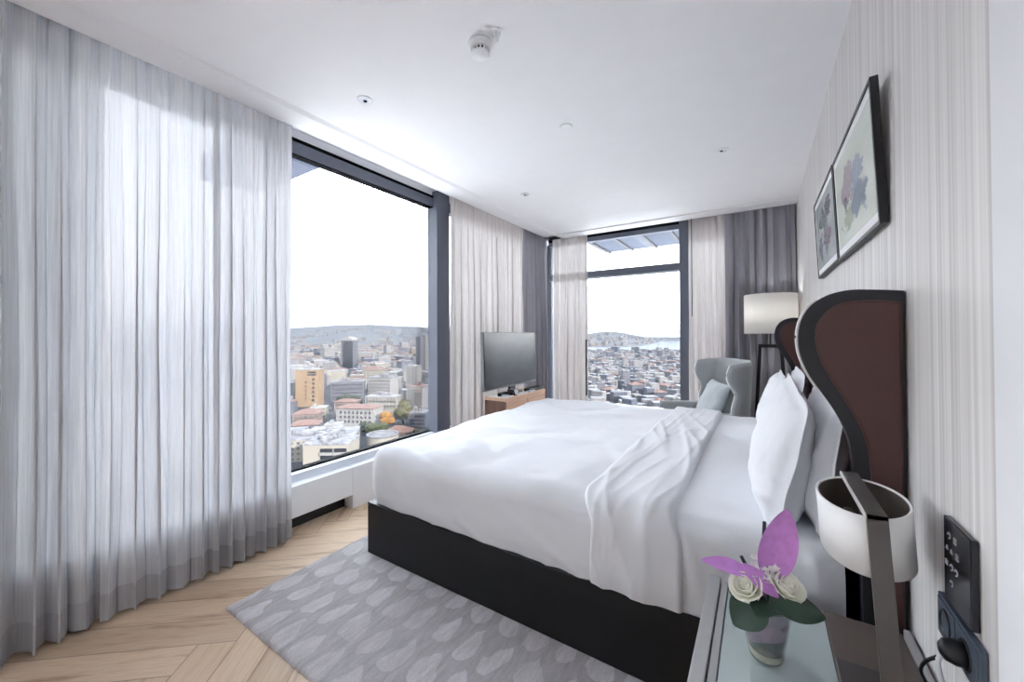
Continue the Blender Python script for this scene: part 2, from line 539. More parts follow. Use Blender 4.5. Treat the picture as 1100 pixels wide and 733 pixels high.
def lathe(bm, prof, cx, cy, seg=32, sx=1.0, sy=1.0, M=None, close=False):
    rings = []
    for (r, z) in prof:
        rings.append([bm.verts.new((cx + r * sx * cos(2 * pi * k / seg), cy + r * sy * sin(2 * pi * k / seg), z)) for k in range(seg)])
    n = len(rings)
    for i in range(n if close else n - 1):
        for k in range(seg):
            a, b = rings[i], rings[(i + 1) % n]
            bm.faces.new((a[k], a[(k + 1) % seg], b[(k + 1) % seg], b[k]))
    if M is not None:
        bmesh.ops.transform(bm, matrix=M, verts=[v for r in rings for v in r])
    return rings


def disc(bm, ring, flip=False):
    bm.faces.new(ring[::-1] if flip else ring)


def prism(bm, outline, y0, y1, bev=0.0, M=None, seg=2):
    """outline: (x, z) points, extruded along y."""
    a = [bm.verts.new((x, y0, z)) for x, z in outline]
    b = [bm.verts.new((x, y1, z)) for x, z in outline]
    n = len(outline)
    bm.faces.new(a)
    bm.faces.new(b[::-1])
    for i in range(n):
        bm.faces.new((a[i], b[i], b[(i + 1) % n], a[(i + 1) % n]))
    vs = a + b
    if bev:
        es = [e for e in {e for v in vs for e in v.link_edges} if abs(e.verts[0].co.y - e.verts[1].co.y) < 1e-6]
        rr = bmesh.ops.bevel(bm, geom=es, offset=bev, segments=seg, affect='EDGES', profile=0.5)
        vs = list({v for f in rr['faces'] for v in f.verts} | {v for v in vs if v.is_valid})
    bmesh.ops.recalc_face_normals(bm, faces=list({f for v in vs for f in v.link_faces}))
    if M is not None:
        bmesh.ops.transform(bm, matrix=M, verts=vs)
    return vs


def grid(bm, nu, nv, fn, uvfn=None, closed_u=False):
    uv = bm.loops.layers.uv.verify() if uvfn else None
    vs = [[bm.verts.new(fn(i / (nu if closed_u else nu - 1), j / (nv - 1))) for j in range(nv)] for i in range(nu)]
    for i in range(nu if closed_u else nu - 1):
        for j in range(nv - 1):
            ij = [(i, j), ((i + 1) % nu, j), ((i + 1) % nu, j + 1), (i, j + 1)]
            f = bm.faces.new([vs[a][b] for a, b in ij])
            if uv:
                for l, (a, b) in zip(f.loops, ij):
                    l[uv].uv = uvfn(a / (nu - 1), b / (nv - 1))
    return vs


def fbm(p, o=3):
    s, a = 0.0, 1.0
    p = Vector(p)
    for _ in range(o):
        s += a * noise.noise(p)
        p = p * 2.03 + Vector((3.1, 1.7, 5.3))
        a *= 0.5
    return s


def smooth_closed(pts, sub=4):
    """Catmull-Rom through a closed outline."""
    n = len(pts)
    out = []
    for i in range(n):
        p0, p1, p2, p3 = (Vector(pts[(i + k - 1) % n]) for k in range(4))
        for t in range(sub):
            t /= sub
            out.append(0.5 * ((2 * p1) + (p2 - p0) * t + (2 * p0 - 5 * p1 + 4 * p2 - p3) * t * t + (3 * p1 - p0 - 3 * p2 + p3) * t ** 3))
    return out


def smooth_open(pts, sub=5):
    P = [Vector(p) for p in pts]
    P = [2 * P[0] - P[1]] + P + [2 * P[-1] - P[-2]]
    out = []
    for i in range(1, len(P) - 2):
        p0, p1, p2, p3 = P[i - 1:i + 3]
        for t in range(sub):
            t /= sub
            out.append(0.5 * ((2 * p1) + (p2 - p0) * t + (2 * p0 - 5 * p1 + 4 * p2 - p3) * t * t + (3 * p1 - p0 - 3 * p2 + p3) * t ** 3))
    out.append(P[-2])
    return out


# ------------------------------------------------------------------ room
XR, XL, XG = 0.312, -2.408, -2.60      # stripe wall, slot edge, glass (window wall)
YB, YG = 4.73, 4.90                    # slot edge, glass (far wall)
ZC, ZP, ZS = 2.546, 2.533, 2.60         # ceiling, pelmet, slot
YN = -2.6                              # wall behind the camera


def room():
    b = BM(); box(b, -2.9, 0.6, YN - 0.1, 5.15, -0.2, 0.0); struct('floor', b, 'floor')
    b = BM(); box(b, -2.2, XR + 0.2, YN - 0.1, 4.54, ZC, 2.85); struct('ceiling', b, 'ceiling_paint')
    # dropped band that hides the curtain tracks, one run along each glazed wall
    b = BM(); prism(b, [(XL, ZP), (-2.23, ZP), (-2.2, ZC), (-2.2, 2.85), (XL, 2.85)], YN - 0.1, YB, 0.0)
    tag(struct('trim_1', b, 'ceiling_paint'), 'white dropped band over the long window wall')
    b = BM(); box(b, XL, XR + 0.2, 4.54, YB, ZP, 2.85, 0.0)
    tag(struct('trim_2', b, 'ceiling_paint'), 'white dropped band over the far window wall')
    b = BM(); box(b, -2.9, XL, YN - 0.1, 5.15, ZS, 2.85); box(b, XL, XR + 0.2, YB, 5.15, ZS, 2.85)
    struct('trim_3', b, 'white_paint')
    b = BM(); box(b, XR, XR + 0.2, YN - 0.1, 5.15, -0.2, 2.85); struct('wall_right', b, 'wallpaper')
    b = BM(); box(b, XR - 0.010, XR, YN, 0.905, 0.0, ZC, 0.003); struct('trim_4', b, 'white_paint')
    b = BM(); box(b, -2.9, XR + 0.2, YN - 0.2, YN, -0.2, 2.85); struct('wall_near', b, 'white_paint')
    # window wall: solid end, strip under the glass, strip over it
    b = BM()
    box(b, -2.80, -2.56, -0.85, 0.14, -0.2, ZS)
    box(b, -2.80, -2.56, YN - 0.1, -2.40, -0.2, ZS)
    box(b, -2.80, -2.56, -2.40, -0.85, -0.2, 0.30)
    box(b, -2.80, -2.56, -2.40, -0.85, 2.48, ZS)
    box(b, -2.80, -2.58, 0.14, 5.0, -0.2, 0.30)
    box(b, -2.80, -2.56, 0.14, 5.0, 2.535, ZS)
    struct('wall_left', b, 'white_paint')
    b = BM()
    box(b, -2.6, -0.2, YG - 0.02, 5.05, -0.2, 0.30)
    box(b, -2.6, -0.2, YG - 0.04, 5.05, 2.57, ZS)
    box(b, -0.24, XR + 0.2, YG - 0.03, 5.05, -0.2, ZS)
    struct('wall_back', b, 'white_paint')
    # boxed ledge under the long window, open toe space below, full height past y = 1.72
    b = BM()
    box(b, -2.59, -2.472, 0.14, 1.724, 0.10, 0.300, 0.004)
    box(b, -2.59, -2.472, 1.724, 2.72, 0.0, 0.300, 0.004)
    box(b, -2.59, -2.55, 2.72, 4.85, 0.0, 0.300, 0.004)
    bl = struct('baseboard_left', b, 'sill_paint')
    b = BM(); box(b, -2.578, -2.565, 0.14, 1.722, 0.0, 0.10)  # dark-coloured panel gives the toe recess its shade
    part_of(b, 'toe_shadow', 'recess_shadow', bl)
    b = BM()
    box(b, -2.55, -0.22, 4.855, YG, 0.0, 0.30, 0.004)
    struct('baseboard_back', b, 'sill_paint')
    b = BM(); box(b, -2.80, -2.54, 4.86, 5.05, -0.2, ZS); struct('trim_5', b, 'white_paint')

    # --- windows
    def window(name, frame_boxes, rail_boxes, gasket_boxes, panes):
        b = BM()
        for q in frame_boxes:
            box(b, *q, 0.003)
        w = struct(name, b, 'frame')
        if rail_boxes:
            b = BM()
            for q in rail_boxes:
                box(b, *q, 0.002)
            part_of(b, 'window_rail', 'frame_light', w)
        if gasket_boxes:
            b = BM()
            for q in gasket_boxes:
                box(b, *q)
            part_of(b, 'window_gasket', 'gasket', w)
        for q in panes:
            b = BM()
            box(b, *q)
            part_of(b, 'window_pane', 'glass', w)
        return w
    window('window_1',
           [(-2.62, -2.50, 2.62, 2.79, 0.30, 2.58), (-2.62, -2.55, 0.14, 2.62, 2.438, 2.520), (-2.62, -2.56, 0.14, 0.20, 0.30, 2.52)],
           [(-2.62, -2.54, 0.14, 2.62, 0.298, 0.352)],
           [(-2.61, -2.545, 0.14, 2.62, 2.519, 2.540), (-2.612, -2.552, 0.20, 2.62, 2.431, 2.439), (-2.640, -2.588, 0.14, 2.62, 0.340, 0.362)],
           [(-2.604, -2.598, 0.19, 2.62, 0.35, 2.44)])
    window('window_2',
           [(-2.62, -2.55, 2.79, 4.83, 2.438, 2.535), (-2.62, -2.56, 4.77, 4.84, 0.30, 2.52)],
           [(-2.62, -2.54, 2.79, 4.83, 0.298, 0.352)], [(-2.640, -2.588, 2.79, 4.83, 0.340, 0.362)],
           [(-2.604, -2.598, 2.79, 4.78, 0.35, 2.44)])
    window('fill_window', [(-2.62, -2.56, -2.40, -2.34, 0.30, 2.48), (-2.62, -2.56, -0.91, -0.85, 0.30, 2.48)], [], [], [(-2.604, -2.598, -2.35, -0.90, 0.30, 2.48)])  # unseen window added behind the camera so daylight fills the near side
    window('window_3',
           [(-2.50, -0.79, YG - 0.05, YG + 0.03, 2.475, 2.575), (-2.50, -0.78, YG - 0.05, YG + 0.03, 2.000, 2.082), (-0.79, -0.69, YG - 0.06, YG + 0.03, 0.30, 2.58),
            (-2.53, -2.47, YG - 0.03, YG + 0.03, 0.30, 2.5)],
           [(-2.50, -0.79, YG - 0.03, YG + 0.02, 1.982, 2.000), (-2.46, -0.79, YG - 0.06, YG + 0.03, 0.298, 0.35)],
           [(-2.50, -0.79, YG - 0.052, YG - 0.048, 2.53, 2.574)],
           [(-2.48, -0.78, YG - 0.002, YG + 0.004, 0.34, 1.99), (-2.48, -0.78, YG - 0.002, YG + 0.004, 2.08, 2.48)])
    window('window_4',
           [(-0.69, -0.22, YG - 0.05, YG + 0.03, 2.36, 2.575), (-0.30, -0.22, YG - 0.05, YG + 0.03, 0.30, 2.4)],
           [(-0.69, -0.22, YG - 0.06, YG + 0.03, 0.298, 0.35)], [],
           [(-0.70, -0.26, YG - 0.002, YG + 0.004, 0.34, 2.38)])


# ------------------------------------------------------------------ curtains
def curtain(name, label, cat, axis, depth, s0, s1, n, mat, amp=0.045, seed=0.0, z0=0.012, z1=2.585, hem=0.115, group=None, pinch=0.55, side=1.0, wander=0.5, low=-0.085):
    """Hanging cloth. axis 'y': runs along y at x = depth; axis 'x': runs along x at y = depth; side = direction into the room."""
    L = s1 - s0
    stretch = 1.0 + (amp * n * 4 / max(L, 0.05)) * 0.6

    def P(f, z, off=0.0):
        t = (z1 - z) / (z1 - z0)
        ph = 2 * pi * n * f + 1.3 * noise.noise(Vector((f * n * 0.7, seed, 0))) + wander * noise.noise(Vector((f * n * 0.5, seed + 9, z * 0.7)))
        a = amp * (pinch + (1 - pinch) * min(1, t * 1.6)) * (1 + 0.45 * noise.noise(Vector((f * n * 0.55, seed + 4, z * 0.3))))
        d = a * sin(ph) + a * 0.22 * sin(2.3 * ph + seed) + 0.010 * noise.noise(Vector((f * n * 2.2, z * 1.1, seed)))
        s = s0 + L * f + 0.26 * (L / n) * sin(2 * ph) * min(1, 0.4 + t) * 0.6 + 0.01 * noise.noise(Vector((f * 4, z * 0.8, seed + 2)))
        d = (max(d, low) + off) * side
        return Vector((depth + d, s, z)) if axis == 'y' else Vector((s, depth + d, z))

    nu, nv = int(n * 16) + 1, 34
    root = thing(name, label, cat, ((depth, (s0 + s1) / 2, z0) if axis == 'y' else ((s0 + s1) / 2, depth, z0)), 0, group)
    b = BM()
    grid(b, nu, nv, lambda f, g: P(f, z0 + hem * 0.9 + (z1 - z0 - hem * 0.9) * g), lambda f, g: (f * L * stretch + seed, g * (z1 - z0)))
    part_of(b, 'fabric_panel', mat, root, True)
    b = BM()
    grid(b, nu, 4, lambda f, g: P(f, z0 + hem * g, 0.002), lambda f, g: (f * L * stretch + seed, g * 0.1))
    grid(b, nu, 4, lambda f, g: P(f, z0 + hem * g, -0.002), lambda f, g: (f * L * stretch + seed, g * 0.1))
    part_of(b, 'hem', 'hem_cloth' if 'sheer' in name or 'lined' in name else mat, root, True)
    return root


def curtains():
    xc = -2.434
    yc = 4.762
    curtain('lined_drape', 'thick grey streaked drape gathered at the near end of the long window wall', 'curtain', 'y', xc + 0.0, 0.10, 0.46, 5, 'drape_light', 0.05, 1.0, pinch=0.42, low=-0.034)
    curtain('sheer_curtain', 'wide see-through streaked sheer drawn across the long window beside the thick drape', 'curtain', 'y', xc + 0.012, 0.450, 0.875, 5, 'sheer', 0.036, 2.0, low=-0.034)
    curtain('sheer_curtain', 'narrow bunched grey sheer ending at the open glass near the bed foot', 'curtain', 'y', xc + 0.012, 0.860, 1.265, 7, 'sheer_dense', 0.038, 3.0, low=-0.034)
    curtain('sheer_curtain', 'pale warm sheer hanging behind the television', 'curtain', 'y', xc, 2.73, 4.05, 13, 'sheer_warm', 0.032, 4.0)
    curtain('dimout_drape', 'dark grey drape bunched in the corner behind the television', 'curtain', 'y', xc, 4.045, 4.62, 5, 'drape', 0.065, 5.0, pinch=0.42)
    curtain('sheer_curtain', 'beige sheer gathered between the room corner and the far window', 'curtain', 'x', yc, -2.39, -1.89, 5, 'sheer_warm', 0.034, 6.0, side=-1)
    curtain('sheer_curtain', 'flat narrow sheer between the far window post and the dark drape', 'curtain', 'x', yc, -0.680, -0.305, 5, 'sheer_warm', 0.022, 7.0, side=-1)
    curtain('dimout_drape', 'dark grey pleated drape behind the floor lamp', 'curtain', 'x', yc, -0.315, 0.290, 6, 'drape', 0.065, 8.0, side=-1, pinch=0.42)
    # slim dark wands by the far window
    b = BM(); tube(b, [(-1.890, 4.708, 2.532), (-1.890, 4.708, 1.18)], 0.0012, 6)
    tube(b, [(-1.890, 4.708, 1.18), (-1.890, 4.708, 0.46)], 0.010, 8)
    o = recenter(part_of(b, 'curtain_wand', 'gasket', None, True)); tag(o, 'thick dark wand at the edge of the beige sheer', 'curtain wand')
    b = BM(); tube(b, [(-0.640, 4.712, 2.532), (-0.640, 4.712, 1.44)], 0.004, 8)
    o = recenter(part_of(b, 'curtain_wand', 'gasket', None, True)); tag(o, 'thin dark wand beside the far window post', 'curtain wand')


# ------------------------------------------------------------------ bed
BY0, BY1, BXF = 1.412, 3.53, -1.888
ZTOP = 0.622


def cover_path(y0, y1, ztop, r, zbot, n_side, n_arc, n_top):
    """(y, z, ny, nz) around the bed's cross-section: near side up, over the top, down the far side."""
    pts = []
    for i in range(n_side):
        z = zbot + (ztop - r - zbot) * i / n_side
        pts.append((y0, z, -1, 0))
    for i in range(n_arc + 1):
        a = pi / 2 * i / n_arc
        pts.append((y0 + r - r * cos(a), ztop - r + r * sin(a), -cos(a), sin(a)))
    for i in range(1, n_top):
        pts.append((y0 + r + (y1 - y0 - 2 * r) * i / n_top, ztop, 0, 1))
    for i in range(n_arc + 1):
        a = pi / 2 * i / n_arc
        pts.append((y1 - r + r * sin(a), ztop - r + r * cos(a), sin(a), cos(a)))
    for i in range(1, n_side + 1):
        z = ztop - r + (zbot - (ztop - r)) * i / n_side
        pts.append((y1, z, 1, 0))
    return pts


def ridge(v):
    """sharp-crested noise for cloth creases"""
    return (1 - min(1.0, abs(v) * 3.2)) ** 2


def bed():
    root = thing('bed', 'low black lacquered bed base under the white bedding', 'bed', ((BXF + 0.2) / 2, (BY0 + BY1) / 2, 0.016))
    b = BM()
    box(b, BXF, 0.20, BY0, BY0 + 0.04, 0.016, 0.300, 0.003)
    part_of(b, 'side_rail', 'black_lacquer', root)
    b = BM()
    box(b, BXF, 0.20, BY1 - 0.04, BY1, 0.016, 0.300, 0.003)
    part_of(b, 'side_rail', 'black_lacquer', root)
    b = BM()
    box(b, BXF, BXF + 0.04, BY0 + 0.04, BY1 - 0.04, 0.016, 0.300, 0.003)
    part_of(b, 'foot_rail', 'black_lacquer', root)
    b = BM()
    box(b, BXF + 0.04, 0.20, BY0 + 0.04, BY1 - 0.04, 0.20, 0.29)
    part_of(b, 'slat_base', 'black_lacquer', root)

    # mattress under a fitted sheet
    pth = cover_path(BY0 + 0.018, BY1 - 0.018, 0.612, 0.07, 0.296, 10, 6, 60)
    b = BM()
    nx = 60

    def sh(i, k):
        y, z, ny, nz = pth[k]
        x = -0.80 + (0.196 + 0.80) * i / nx
        o = 0.004 * fbm((x * 9, y * 3, z * 5), 3)
        if nz < 0.6:   # tucked side: diagonal creases running down to the base
            d = (x * 0.8 + z * 0.55)
            o += 0.020 * ridge(noise.noise(Vector((d * 9, (z - x) * 1.4, 2)))) * (0.6 + 0.4 * min(1, max(0, (x + 0.3) / 0.3)))
        else:
            o += 0.004 * ridge(noise.noise(Vector((x * 2.2, y * 7, 5))))
        return (x, y + ny * o, z + nz * o)
    grid(b, nx + 1, len(pth), lambda f, g: sh(round(f * nx), round(g * (len(pth) - 1))))
    o = part_of(b, 'fitted_sheet', 'linen', None, True)
    tag(recenter(o), 'white fitted sheet over the mattress between folded duvet and pillows', 'sheet')

    # duvet: soft rounded slab with hollows on top and creases on its sides
    x0, x1, y0, y1, zt, zb, r = BXF + 0.012, -0.42, BY0 + 0.004, BY1 - 0.004, ZTOP, 0.300, 0.085
    b = BM()
    NX, NY, NZ = 90, 110, 22
    lo = Vector((x0 + r, y0 + r, zb - 0.2))
    hi = Vector((x1 + 0.4, y1 - r, zt - r))

    def dv(p):
        q = Vector((min(max(p.x, lo.x), hi.x), min(max(p.y, lo.y), hi.y), min(max(p.z, lo.z), hi.z)))
        d = p - q
        if d.length > 1e-9:
            nrm = d.normalized()
            p = q + nrm * r
        else:
            nrm = Vector((0, 0, 1))
        top = max(0.0, nrm.z)
        o = 0.016 * fbm((p.x * 2.4 + 3, p.y * 2.4, 1), 3) * (0.25 + 0.75 * top)
        o += 0.006 * fbm((p.x * 7, p.y * 7, p.z * 7), 2)
        o -= 0.014 * ridge(noise.noise(Vector((p.x * 1.7 + p.y * 0.6, p.y * 1.9, 8)))) * top
        hang = 1 - top
        dd = p.x * 0.9 + p.z * 1.0 if abs(nrm.y) > abs(nrm.x) else p.y * 0.9 + p.z
        o += 0.009 * ridge(noise.noise(Vector((dd * 4.2, (p.z - p.x) * 1.2, 3)))) * hang * min(1, max(0, (0.50 - p.z) / 0.14))
        o += 0.014 * sin(pi * min(1, max(0, (p.z - zb) / (zt - zb)))) * hang
        tuck = max(0, (0.36 - p.z) / 0.06)
        o -= 0.010 * min(1, tuck) * hang
        return p + nrm * o
    # top + three hanging sides
    grid(b, NX, NY, lambda f, g: dv(Vector((x0 + (x1 - x0) * f ** 1.0, y0 + (y1 - y0) * g, zt))))
    grid(b, NX, NZ, lambda f, g: dv(Vector((x0 + (x1 - x0) * f, y0, zb + (zt - zb) * g))))
    grid(b, NX, NZ, lambda f, g: dv(Vector((x0 + (x1 - x0) * f, y1, zb + (zt - zb) * (1 - g)))))
    grid(b, NY, NZ, lambda f, g: dv(Vector((x0, y1 - (y1 - y0) * f, zb + (zt - zb) * g))))
    bmesh.ops.remove_doubles(b, verts=b.verts, dist=0.0004)
    bmesh.ops.recalc_face_normals(b, faces=b.faces)
    droot = thing('duvet', 'puffy white duvet covering the bed foot with its top turned back', 'duvet', ((x0 + x1) / 2, (y0 + y1) / 2, zb))
    part_of(b, 'duvet_cover', 'linen', droot, True)
    # turned-back band
    pth2 = cover_path(y0 - 0.004, y1 + 0.004, ZTOP + 0.004, 0.085, 0.302, 22, 10, 110)
    b = BM()
    nw = 44

    def fb(i, k):
        y, z, ny, nz = pth2[k]
        w = i / nw
        run = (y - y0) if nz > 0.5 else (0 if y < 2 else 2)
        xl = -0.560 - 0.045 * nz + 0.018 * noise.noise(Vector((y * 2, z * 3, 1)))
        xr = -0.228 - 0.034 * nz + 0.012 * noise.noise(Vector((y * 2, z * 3, 4)))
        x = xl + (xr - xl) * w
        e = min(1.0, min(w, 1 - w) / 0.06)
        o = -0.012 + 0.024 * sqrt(max(0.0, 1 - (1 - e) ** 2))
        s = y + (0.64 - z) * (1 if y < 2.5 else -1) * -1.0
        cr = noise.noise(Vector((x * 7.5 + s * 1.9, s * 0.75, 6)))
        o += 0.011 * ridge(cr) * e * (1 - 0.5 * min(1, max(0, (y - 2.2) / 1.0)))
        o += 0.007 * ridge(noise.noise(Vector((x * 12 - s * 1.0, s * 1.1, 16)))) * e * (1.0 if nz < 0.9 else 0.6)
        o += 0.006 * fbm((x * 6, s * 3, 2), 2)
        if z < 0.36 and nz < 0.5:
            o -= 0.012 * (0.36 - z) / 0.06
        return (x, y + ny * o, z + nz * o)
    grid(b, nw + 1, len(pth2), lambda f, g: fb(round(f * nw), round(g * (len(pth2) - 1))))
    bmesh.ops.recalc_face_normals(b, faces=b.faces)
    part_of(b, 'folded_band', 'linen', droot, True)
    return root


WING = [(0.309, 1.357), (0.28, 1.361), (0.245, 1.364), (0.215, 1.366), (0.188, 1.364), (0.153, 1.353), (0.122, 1.330), (0.101, 1.296), (0.091, 1.255), (0.091, 1.213),
        (0.099, 1.173), (0.117, 1.127), (0.143, 1.082), (0.168, 1.038), (0.187, 0.995), (0.198, 0.959), (0.204, 0.915), (0.207, 0.87), (0.216, 0.70), (0.222, 0.55), (0.222, 0.02)]
INSET = [(0.300, 1.325), (0.262, 1.332), (0.220, 1.333), (0.185, 1.328), (0.162, 1.314), (0.143, 1.291), (0.133, 1.268), (0.130, 1.242), (0.134, 1.203), (0.147, 1.160),
         (0.168, 1.115), (0.192, 1.068), (0.213, 1.025), (0.228, 0.985), (0.238, 0.940), (0.243, 0.87), (0.250, 0.70), (0.254, 0.55), (0.254, 0.06), (0.300, 0.06)]


def headboard():
    root = thing('headboard', 'tall winged headboard in black and brown leather against the striped wall', 'headboard', (0.27, 2.47, 0.016))
    edge = smooth_open(WING, 4)
    outl = [(p[0], p[1]) for p in edge] + [(0.309, 0.02)]
    ins = smooth_open(INSET[:-1], 3) + [Vector(INSET[-1])]
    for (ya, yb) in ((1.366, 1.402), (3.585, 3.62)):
        b = BM()
        prism(b, outl, ya, yb, 0.0)
        w = part_of(b, 'wing', 'black_leather', root)
        for (f0, f1) in ((ya - 0.004, ya + 0.004), (yb - 0.004, yb + 0.004)):
            b = BM()
            prism(b, [(p[0], p[1]) for p in ins], f0, f1, 0.0)
            part_of(b, 'inset_panel', 'brown_leather', w, False)
            b = BM()
            yy = f0 + 0.001 if f0 < ya else f1 - 0.001
            tube(b, [(p[0], yy, p[1]) for p in ins] + [(ins[0][0], yy, ins[0][1])], 0.0035, 6, False)
            part_of(b, 'stitched_seam', 'brown_leather', w, True)
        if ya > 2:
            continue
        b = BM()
        tube(b, [(p[0] - 0.001, yb - 0.003, p[1]) for p in edge[22:48]], 0.005, 8)  # pale tube stands in for the light catching the near wing's edge
        tag(part_of(b, 'edge_glint', 'edge_glint', w, True), 'pale bead drawn as the glint along the wing edge')
    b = BM()
    prism(b, [(0.236, 0.02), (0.309, 0.02), (0.309, 1.345), (0.25, 1.345)], 1.402, 3.585, 0.004)
    part_of(b, 'back_panel', 'brown_leather', root)
    # kept clear of the wall by its own thickness
    return root


def pillow(name, label, loc, w, h, t, lean, yaw, seed, roll=0.0, flange=0.035):
    """Upright pillow: width along y, height along the lean, facing -x."""
    b = BM()
    N = 46
    M = Matrix.Translation(loc) @ Matrix.Rotation(yaw, 4, 'Z') @ Matrix.Rotation(lean, 4, 'Y') @ Matrix.Rotation(roll, 4, 'X')

    def P(f, g, sgn):
        u, v = 2 * f - 1, 2 * g - 1
        fl = flange / (w / 2)
        iu, iv = min(1, abs(u) / (1 - fl)), min(1, abs(v) / (1 - fl))
        th = t / 2 * (max(0, 1 - iu ** 2.6) ** 0.5) * (max(0, 1 - iv ** 2.6) ** 0.5) * (0.9 + 0.25 * (-v))
        pin = 1 - 0.03 * (1 - abs(v) ** 2) * abs(u) ** 3
        pin2 = 1 - 0.03 * (1 - abs(u) ** 2) * abs(v) ** 3
        y = w / 2 * u * pin
        z = h / 2 * v * pin2
        ed = max(abs(u), abs(v))
        wr = 0.010 * fbm((u * 2 + seed, v * 2, sgn), 3) * min(1, th / 0.02)
        cr = ridge(noise.noise(Vector((u * 3.0 + v * 2.0 + seed, v * 1.2 - u, seed + sgn)))) * 0.012 * (abs(u) ** 2 + 0.3 * abs(v)) * min(1, th / 0.02)
        flp = 0.006 * noise.noise(Vector((u * 2, v * 2, seed))) * (1 if ed > 1 - fl else 0.3)
        cn = 1 - 0.06 * (abs(u) * abs(v)) ** 5
        y, z = y * cn, z * cn
        return M @ Vector((sgn * (th + 0.0015) + wr + cr * sgn + flp, y, z + h / 2))
    grid(b, N, N, lambda f, g: P(f, g, -1))
    grid(b, N, N, lambda f, g: P(f, g, 1))
    bmesh.ops.remove_doubles(b, verts=b.verts, dist=0.0002)
    # sew the rim
    bd = [e for e in b.edges if e.is_boundary]
    if bd:
        bmesh.ops.bridge_loops(b, edges=bd)
    bmesh.ops.recalc_face_normals(b, faces=b.faces)
    o = part_of(b, name, 'pillow', None, True)
    return tag(recenter(o), label, 'pillow', 'pillows against the headboard')


def pillows():
    pillow('pillow', 'front white pillow standing upright on the near half of the bed', (0.022, 1.84, 0.590), 0.68, 0.475, 0.19, 0.19, 0.05, 1.0, 0.10)
    pillow('pillow', 'white pillow squeezed between the front pillow and the near headboard wing', (0.150, 1.80, 0.595), 0.70, 0.47, 0.13, 0.12, 0.0, 5.0)
    pillow('pillow', 'front white pillow on the far half of the bed by the armchair', (0.03, 2.97, 0.585), 0.68, 0.43, 0.17, 0.20, 0.0, 9.0, 0.0)
    pillow('pillow', 'white pillow behind the far front pillow against the headboard', (0.150, 2.98, 0.595), 0.70, 0.44, 0.13, 0.12, 0.0, 13.0)


# ------------------------------------------------------------------ near side of the bed
def nightstand():
    x0, x1, y0, y1, zt = -0.140, 0.305, 0.86, 1.352, 0.50
    xm = 0.137
    root = thing('nightstand', 'bedside cabinet with glass tray top and bronze side beneath the lamp', 'nightstand', ((x0 + x1) / 2, (y0 + y1) / 2, 0.0))
    b = BM(); box(b, x0 + 0.01, x1 - 0.004, y0 + 0.01, y1 - 0.008, 0.10, zt - 0.045, 0.004)
    part_of(b, 'cabinet_body', 'stand_brown', root)
    b = BM(); box(b, x0 + 0.025, x1 - 0.02, y0 - 0.006, y0 + 0.012, 0.13, 0.27, 0.003)
    d = part_of(b, 'drawer_front', 'stand_brown', root)
    b = BM(); tube(b, [(0.02, y0 - 0.02, 0.2), (0.14, y0 - 0.02, 0.2)], 0.006, 8); box(b, 0.025, 0.035, y0 - 0.02, y0, 0.195, 0.205); box(b, 0.125, 0.135, y0 - 0.02, y0, 0.195, 0.205)
    part_of(b, 'handle', 'bronze', d, True)
    b = BM(); box(b, x0 + 0.025, x1 - 0.02, y0 - 0.006, y0 + 0.012, 0.285, 0.43, 0.003)
    d = part_of(b, 'drawer_front', 'stand_brown', root)
    b = BM(); tube(b, [(0.02, y0 - 0.02, 0.36), (0.14, y0 - 0.02, 0.36)], 0.006, 8); box(b, 0.025, 0.035, y0 - 0.02, y0, 0.355, 0.365); box(b, 0.125, 0.135, y0 - 0.02, y0, 0.355, 0.365)
    part_of(b, 'handle', 'bronze', d, True)
    for sx in (x0 + 0.03, x1 - 0.03):
        for sy in (y0 + 0.03, y1 - 0.03):
            b = BM(); box(b, sx - 0.016, sx + 0.016, sy - 0.016, sy + 0.016, 0.0, 0.105, 0.003)
            part_of(b, 'leg', 'bronze', root)
    # bronze half of the top
    b = BM(); box(b, xm, x1 - 0.012, y0, y1, zt - 0.05, zt - 0.006, 0.003)
    part_of(b, 'side_top', 'stand_brown', root)
    b = BM(); box(b, x1 - 0.012, x1, y0, y1 - 0.01, zt - 0.05, zt + 0.012, 0.002)
    tag(part_of(b, 'back_lip', 'stand_grey', root), 'pale metal lip at the wall')
    # tray half: silver frame with an inner step and a glass plate
    b = BM()
    box(b, x0, x0 + 0.032, y0, y1, zt - 0.05, zt, 0.003)
    box(b, x0 + 0.035, x0 + 0.052, y0, y1 - 0.010, zt - 0.05, zt - 0.004, 0.002)
    box(b, x0 + 0.052, xm, y1 - 0.018, y1 - 0.004, zt - 0.05, zt - 0.004, 0.002)
    tag(part_of(b, 'tray_frame', 'stand_grey', root), 'brushed silver tray frame')
    b = BM(); box(b, x0 + 0.054, xm - 0.001, y0, y1 - 0.019, zt - 0.03, zt - 0.006, 0.0015)
    tag(part_of(b, 'glass_plate', 'tray_glass', root), 'grey green glass plate')
    return root


